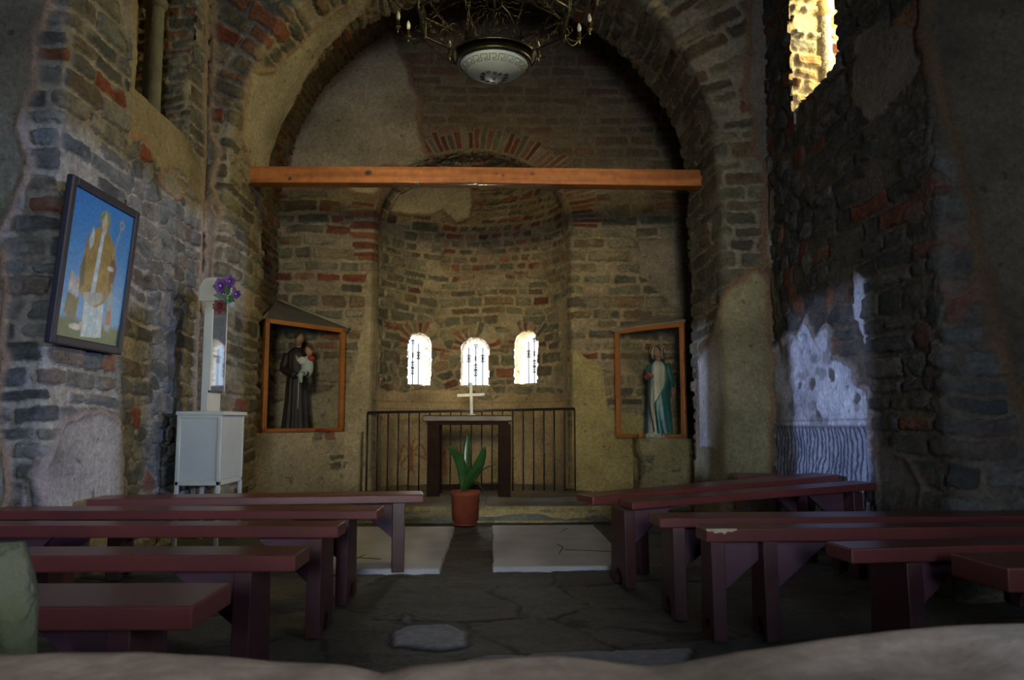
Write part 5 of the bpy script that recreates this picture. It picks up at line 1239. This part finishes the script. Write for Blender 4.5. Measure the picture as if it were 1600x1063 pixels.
# ------------------------------------------------------------------ window columns and grilles
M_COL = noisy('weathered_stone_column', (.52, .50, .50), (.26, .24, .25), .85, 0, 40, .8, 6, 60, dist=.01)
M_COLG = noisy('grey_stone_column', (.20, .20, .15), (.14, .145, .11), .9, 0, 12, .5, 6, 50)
def column(x, y, z0, z1, r, zc, mat, cap_mat, label, cr=1.25):
    root = empty('window_column', (x, y, z0), 0, label, 'column')
    n = 28; m = MB(); N = 40; vs = []; rg = random.Random(2)
    for i in range(N + 1):
        zz3 = (zc - z0) * i / N
        for j in range(n):
            t = 2 * math.pi * j / n; rr3 = r * (1 + .035 * float(vn(np.array(i * .5), np.array(j * .8), 5)) * 2) * (1 - .04 * i / N); vs.append((rr3 * math.cos(t), rr3 * math.sin(t), zz3))
    fs = [(i * n + j, i * n + (j + 1) % n, (i + 1) * n + (j + 1) % n, (i + 1) * n + j) for i in range(N) for j in range(n)]
    m.add(vs, fs, True).build('shaft', mat, root)
    H = zc - z0
    MB().lathe([(r * .95, H - .01), (r * cr, H + .01), (r * cr * 1.05, H + .05), (r * 1.0, H + .085), (r * .92, H + .13), (r * 1.05, H + .15), (r * 1.0, H + .22), (r * 1.4, H + .30), (r * 1.5, z1 - z0)], 28).build('capital', cap_mat, root)
    return root
M_CAP = noisy('yellow_stone_capital', (.62, .50, .28), (.50, .38, .20), .85, 0, 20, .5, 6, 50)
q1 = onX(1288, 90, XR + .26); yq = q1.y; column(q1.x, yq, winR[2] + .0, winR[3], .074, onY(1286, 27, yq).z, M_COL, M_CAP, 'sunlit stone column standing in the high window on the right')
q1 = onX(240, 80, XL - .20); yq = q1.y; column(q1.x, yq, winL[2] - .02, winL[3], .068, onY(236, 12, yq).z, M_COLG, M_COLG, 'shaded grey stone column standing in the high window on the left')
def curl(m, c_, ux, uz, r, sgx, sgz, wire=.004):
    m.tube([c_ + ux * sgx * r * math.exp(-t * .22) * math.sin(t) * 1.2 + uz * sgz * (r - r * math.exp(-t * .22) * math.cos(t)) for t in np.linspace(0, 7, 22)], wire, 5)
for i, w in enumerate(AW):
    s0, hw, z0, z1 = w; th0 = math.pi - s0 / arc * math.pi; nr = Vector((math.cos(th0), math.sin(th0), 0)); tg = Vector((math.sin(th0), -math.cos(th0), 0)); tn = math.pi / 2 + (th0 - math.pi / 2) * .50; b0 = Vector(apse_pt(s0, 0, 0)) + Vector((math.cos(tn), math.sin(tn), 0)) * .33; b0.z = 0
    place = ('left', 'middle', 'right')[i]
    g = empty('window_grille', (b0.x, b0.y, z0), 0, 'black wrought iron grille with scrolls in the %s apse window' % place, 'grille', 'iron grilles in the apse windows')
    H = z1 - z0; UZ = Vector((0, 0, 1)); k_ = hw * .84
    for j in (-.62, 0, .62):
        x_ = j * k_; top_ = H - .06 - (.0 if j == 0 else .03)
        MB().tube([tg * x_ + UZ * -.01, tg * x_ + UZ * top_], .0065, 6).build('bar', M_IRON, g)
        MB().tube([tg * x_ + UZ * (H * .56), tg * x_ + UZ * (H * .66)], .012, 6).build('collar', M_IRON, g)
    for cc_, r_, szs in ((tg * (-.62 * k_) + UZ * (H * .61), .030, (-1, 1)), (tg * (.62 * k_) + UZ * (H * .61), .030, (-1, 1)), (UZ * (H * .42), .026, (-1, 1)), (UZ * (H * .30), .026, (-1, 1)), (UZ * (H * .84), .03, (1,))):
        m = MB()
        for sg in (-1, 1):
            for sz in szs: curl(m, cc_, tg, UZ, r_, sg, sz)
        m.build('scroll', M_IRON, g)
    MB().tube([tg * -hw * .92 + UZ * .02, tg * hw * .92 + UZ * .02], .005, 6).build('crossbar', M_IRON, g)

# ------------------------------------------------------------------ ledge the picture is taken over, and the mossy stone
def ledge_top(px): return np.interp(px, [0, 150, 300, 480, 560, 612, 660, 760, 860, 1000, 1050, 1130, 1250, 1400, 1600], [1028, 1026, 1031, 1034, 1040, 1052, 1036, 1027, 1022, 1034, 1031, 1018, 1008, 994, 976])
yL0, yL1 = .40, .78
xs = np.linspace(-1.7, 1.7, 260); tt = np.linspace(0, 1, 60)
px_s = 768 + xs * F / yL1
ztop = np.array([onY(p, ledge_top(min(max(p, 0), 1600)), yL1).z for p in px_s]) + .012
XX, TT = np.meshgrid(xs, tt)
prof_y = np.interp(tt, [0, .45, .55, 1], [yL0, yL1 - .03, yL1, yL1 + .01]); prof_z = np.interp(tt, [0, .45, .55, 1], [.0, 0, -.02, -.66])
YY = prof_y[:, None] + 0 * XX; ZZ2 = ztop[None] + prof_z[:, None] + .010 * fbm(XX * 6, YY * 9, 141, 3) * (tt[:, None] < .5)
ZZ2 = np.where(tt[:, None] < .47, ZZ2 - .010 * (1 - np.clip(tt[:, None] / .45, 0, 1)), ZZ2)
c = np.array((.40, .285, .19)) * (1 + .45 * fbm(XX * 5, YY * 8, 142, 4))[..., None]
c = mix(c, C3(.44, .43, .41), sst(.2, .9, XX + .3 * fbm(XX * 3, YY * 3, 5, 2)))
ZZ2 = np.maximum(ZZ2, -.05)
M_LEDGE = attr_mat('worn_ledge_stone', rough=.95, bump=.35, scale=22, dist=.006)
lo = grid_obj('ledge_wall', np.stack([XX, YY + .02 * fbm(XX * 5, ZZ2 * 5, 143, 2), ZZ2], -1), c, None, M_LEDGE, flip=False)
struct(lo); lo.name = 'trim_7'
sp = MB(); q = onY(22, 940, .98); n = 30; N = 26; vs = []
zt3 = onY(20, 847, .98).z; rx_ = 36 * .98 / F
for i in range(N + 1):
    f = i / N; zz3 = -.04 + (zt3 + .04) * f; r_ = rx_ * (1.05 - .08 * f - .5 * max(0, f - .93) / .07)
    for j in range(n):
        t = 2 * math.pi * j / n; k_ = 1 + .16 * float(fbm(np.array(math.cos(t) * 1.5 + 3), np.array(zz3 * 6 + math.sin(t) * 1.5), 9, 3)); vs.append((r_ * k_ * math.cos(t) * 1.25, r_ * k_ * math.sin(t), zz3))
sp.add(vs, [(i * n + j, i * n + (j + 1) % n, (i + 1) * n + (j + 1) % n, (i + 1) * n + j) for i in range(N) for j in range(n)] + [tuple(N * n + j for j in range(n))], True)
M_MOSS = noisy('mossy_stone', (.10, .095, .055), (.070, .085, .022), .95, 0, 9, .8, 8, 40, dist=.02)
o = sp.build('standing_stone', M_MOSS); o.location = (onY(14, 900, .98).x, .98, 0); tag(o, 'upright mossy green stone at the lower left corner in front of the benches', 'stone')

# ------------------------------------------------------------------ rest of the shell (behind and beside the camera)
M_ROUGH = noisy('shell_masonry', (.20, .17, .12), (.13, .115, .09), .95, 0, 5, .6, 8, 24, dist=.02)
def panel(name, lo, hi, mat=M_ROUGH): return struct(MB().box(lo, hi).build(name, mat))
XWL, XWR = -3.25, 3.25
def side_wall(nm, x0, x1, openings, ymax):
    ys_ = -6.0
    for (a, b, zb4, zt4) in openings:
        panel(nm, (x0, ys_, -.1), (x1, a, 4.8)); panel(nm, (x0, a, zt4), (x1, b, 4.8)); panel(nm, (x0, a, -.1), (x1, b, zb4)); ys_ = b
    panel(nm, (x0, ys_, -.1), (x1, ymax, 4.8))
side_wall('wall_side_left', XWL - .3, XWL, [(2.03, 2.60, 1.36, 1.855), (2.80, 3.25, 1.36, 1.855)], YLC + .1)  # unseen slots, shaped to place the daylight patches opposite
side_wall('wall_side_right', XWR, XWR + .3, [(-1.7, -.5, 1.1, 2.7), (1.45, 2.95, 1.33, 2.13)], YRC + .1)  # first opening added for the fill lamp, second cut to shape the daylight
panel('wall_side_right', (XWR, 2.23, 1.84), (XWR + .3, 2.41, 4.8)) if False else None
for sx in (-1, 1):
    for lo, hi in (((3.5, -.9, 3.0), (7.2, 3.6, 3.2)), ((3.5, -1.1, -.1), (7.2, -.9, 3.2)), ((3.5, 3.5, -.1), (7.2, 3.7, 3.2)), ((3.5, -.9, -.1), (7.2, 3.6, -.04))):
        a_, b_ = (lo[0], hi[0]) if sx > 0 else (-hi[0], -lo[0]); panel('wall_sky_screen', (a_, lo[1], lo[2]), (b_, hi[1], hi[2]))  # unseen panels added outside the openings to hold back sky light
for lo, hi in (((-3.9, -6.3, -.1), (-.8, -6, 7.4)), ((.8, -6.3, -.1), (3.9, -6, 7.4)), ((-.8, -6.3, 3.9), (.8, -6, 7.4))): panel('wall_west', lo, hi)
# unseen post added in the right opening to cast the left wall's shadow band
dp = struct(MB().lathe([(.058, 1.30), (.060, 1.66), (.068, 1.70), (.068, 1.76), (.050, 1.80), (.02, 1.825)], 16, (XWR + .12, 2.292, 0)).build('window_6', M_ROUGH))
panel('ceiling', (-4, -6, 4.6), (4, YA + .06, 4.8)) if False else None
# nave vault
s_ = np.linspace(0, math.pi, 90); yv = np.linspace(-6.1, YA + .1, 40); SS, YY = np.meshgrid(s_, yv)
h, c = masonry(YY, SS * 3, 151, rh=(.1, .2), bl=(.2, .5))
struct(grid_obj('ceiling', np.stack([-3.45 * np.cos(SS), YY, 4.6 + 2.5 * np.sin(SS)], -1), c, None, flip=False))
# spandrel closing the gap above the arch skin
gw = MB(); panel('wall_gable', (-3.8, YA + .02, 4.95 + .5), (3.8, YA + .3, 7.4)); panel('wall_gable', (-3.8, YA + .09, -.1), (-2.42, YA + .3, 7.4)); panel('wall_gable', (2.37, YA + .09, -.1), (3.8, YA + .3, 7.4))
panel('wall_gable', (XL - 1.4, YLC + .1, ZT - .02), (XL - .02, YA + .1, 7.0)); panel('wall_gable', (XR + .02, YRC + .1, ZT - .02), (XR + 1.4, YA + .1, 7.0))
# backing shell round the chancel so that no daylight leaks in
panel('wall_outer', (-3.2, YA + .3, -.1), (CXL - .04, YE + .3, 6.2)); panel('wall_outer', (CXR + .04, YA + .3, -.1), (3.2, YE + .3, 6.2)); panel('wall_outer', (-3.2, YA + .2, 5.75), (3.2, YE + .3, 6.2))
panel('wall_outer', (-3.2, YE + .04, -.1), (XC - AR - .06, YE + .3, 6.2)); panel('wall_outer', (XC + AR + .06, YE + .04, -.1), (3.2, YE + .3, 6.2)); panel('wall_outer', (-3.2, YE + .04, ZS + AH + .06), (3.2, YE + .3, 6.2))
# outside ground beyond the apse
M_GRASS = noisy('grass_outside', (.22, .34, .10), (.34, .46, .16), .95, 0, 3, .3)
g = MB().box((-14, 9.9, -.6), (14, 30, -.5)).build('ground_outside', M_GRASS); g.name = 'floor_outside'; struct(g)
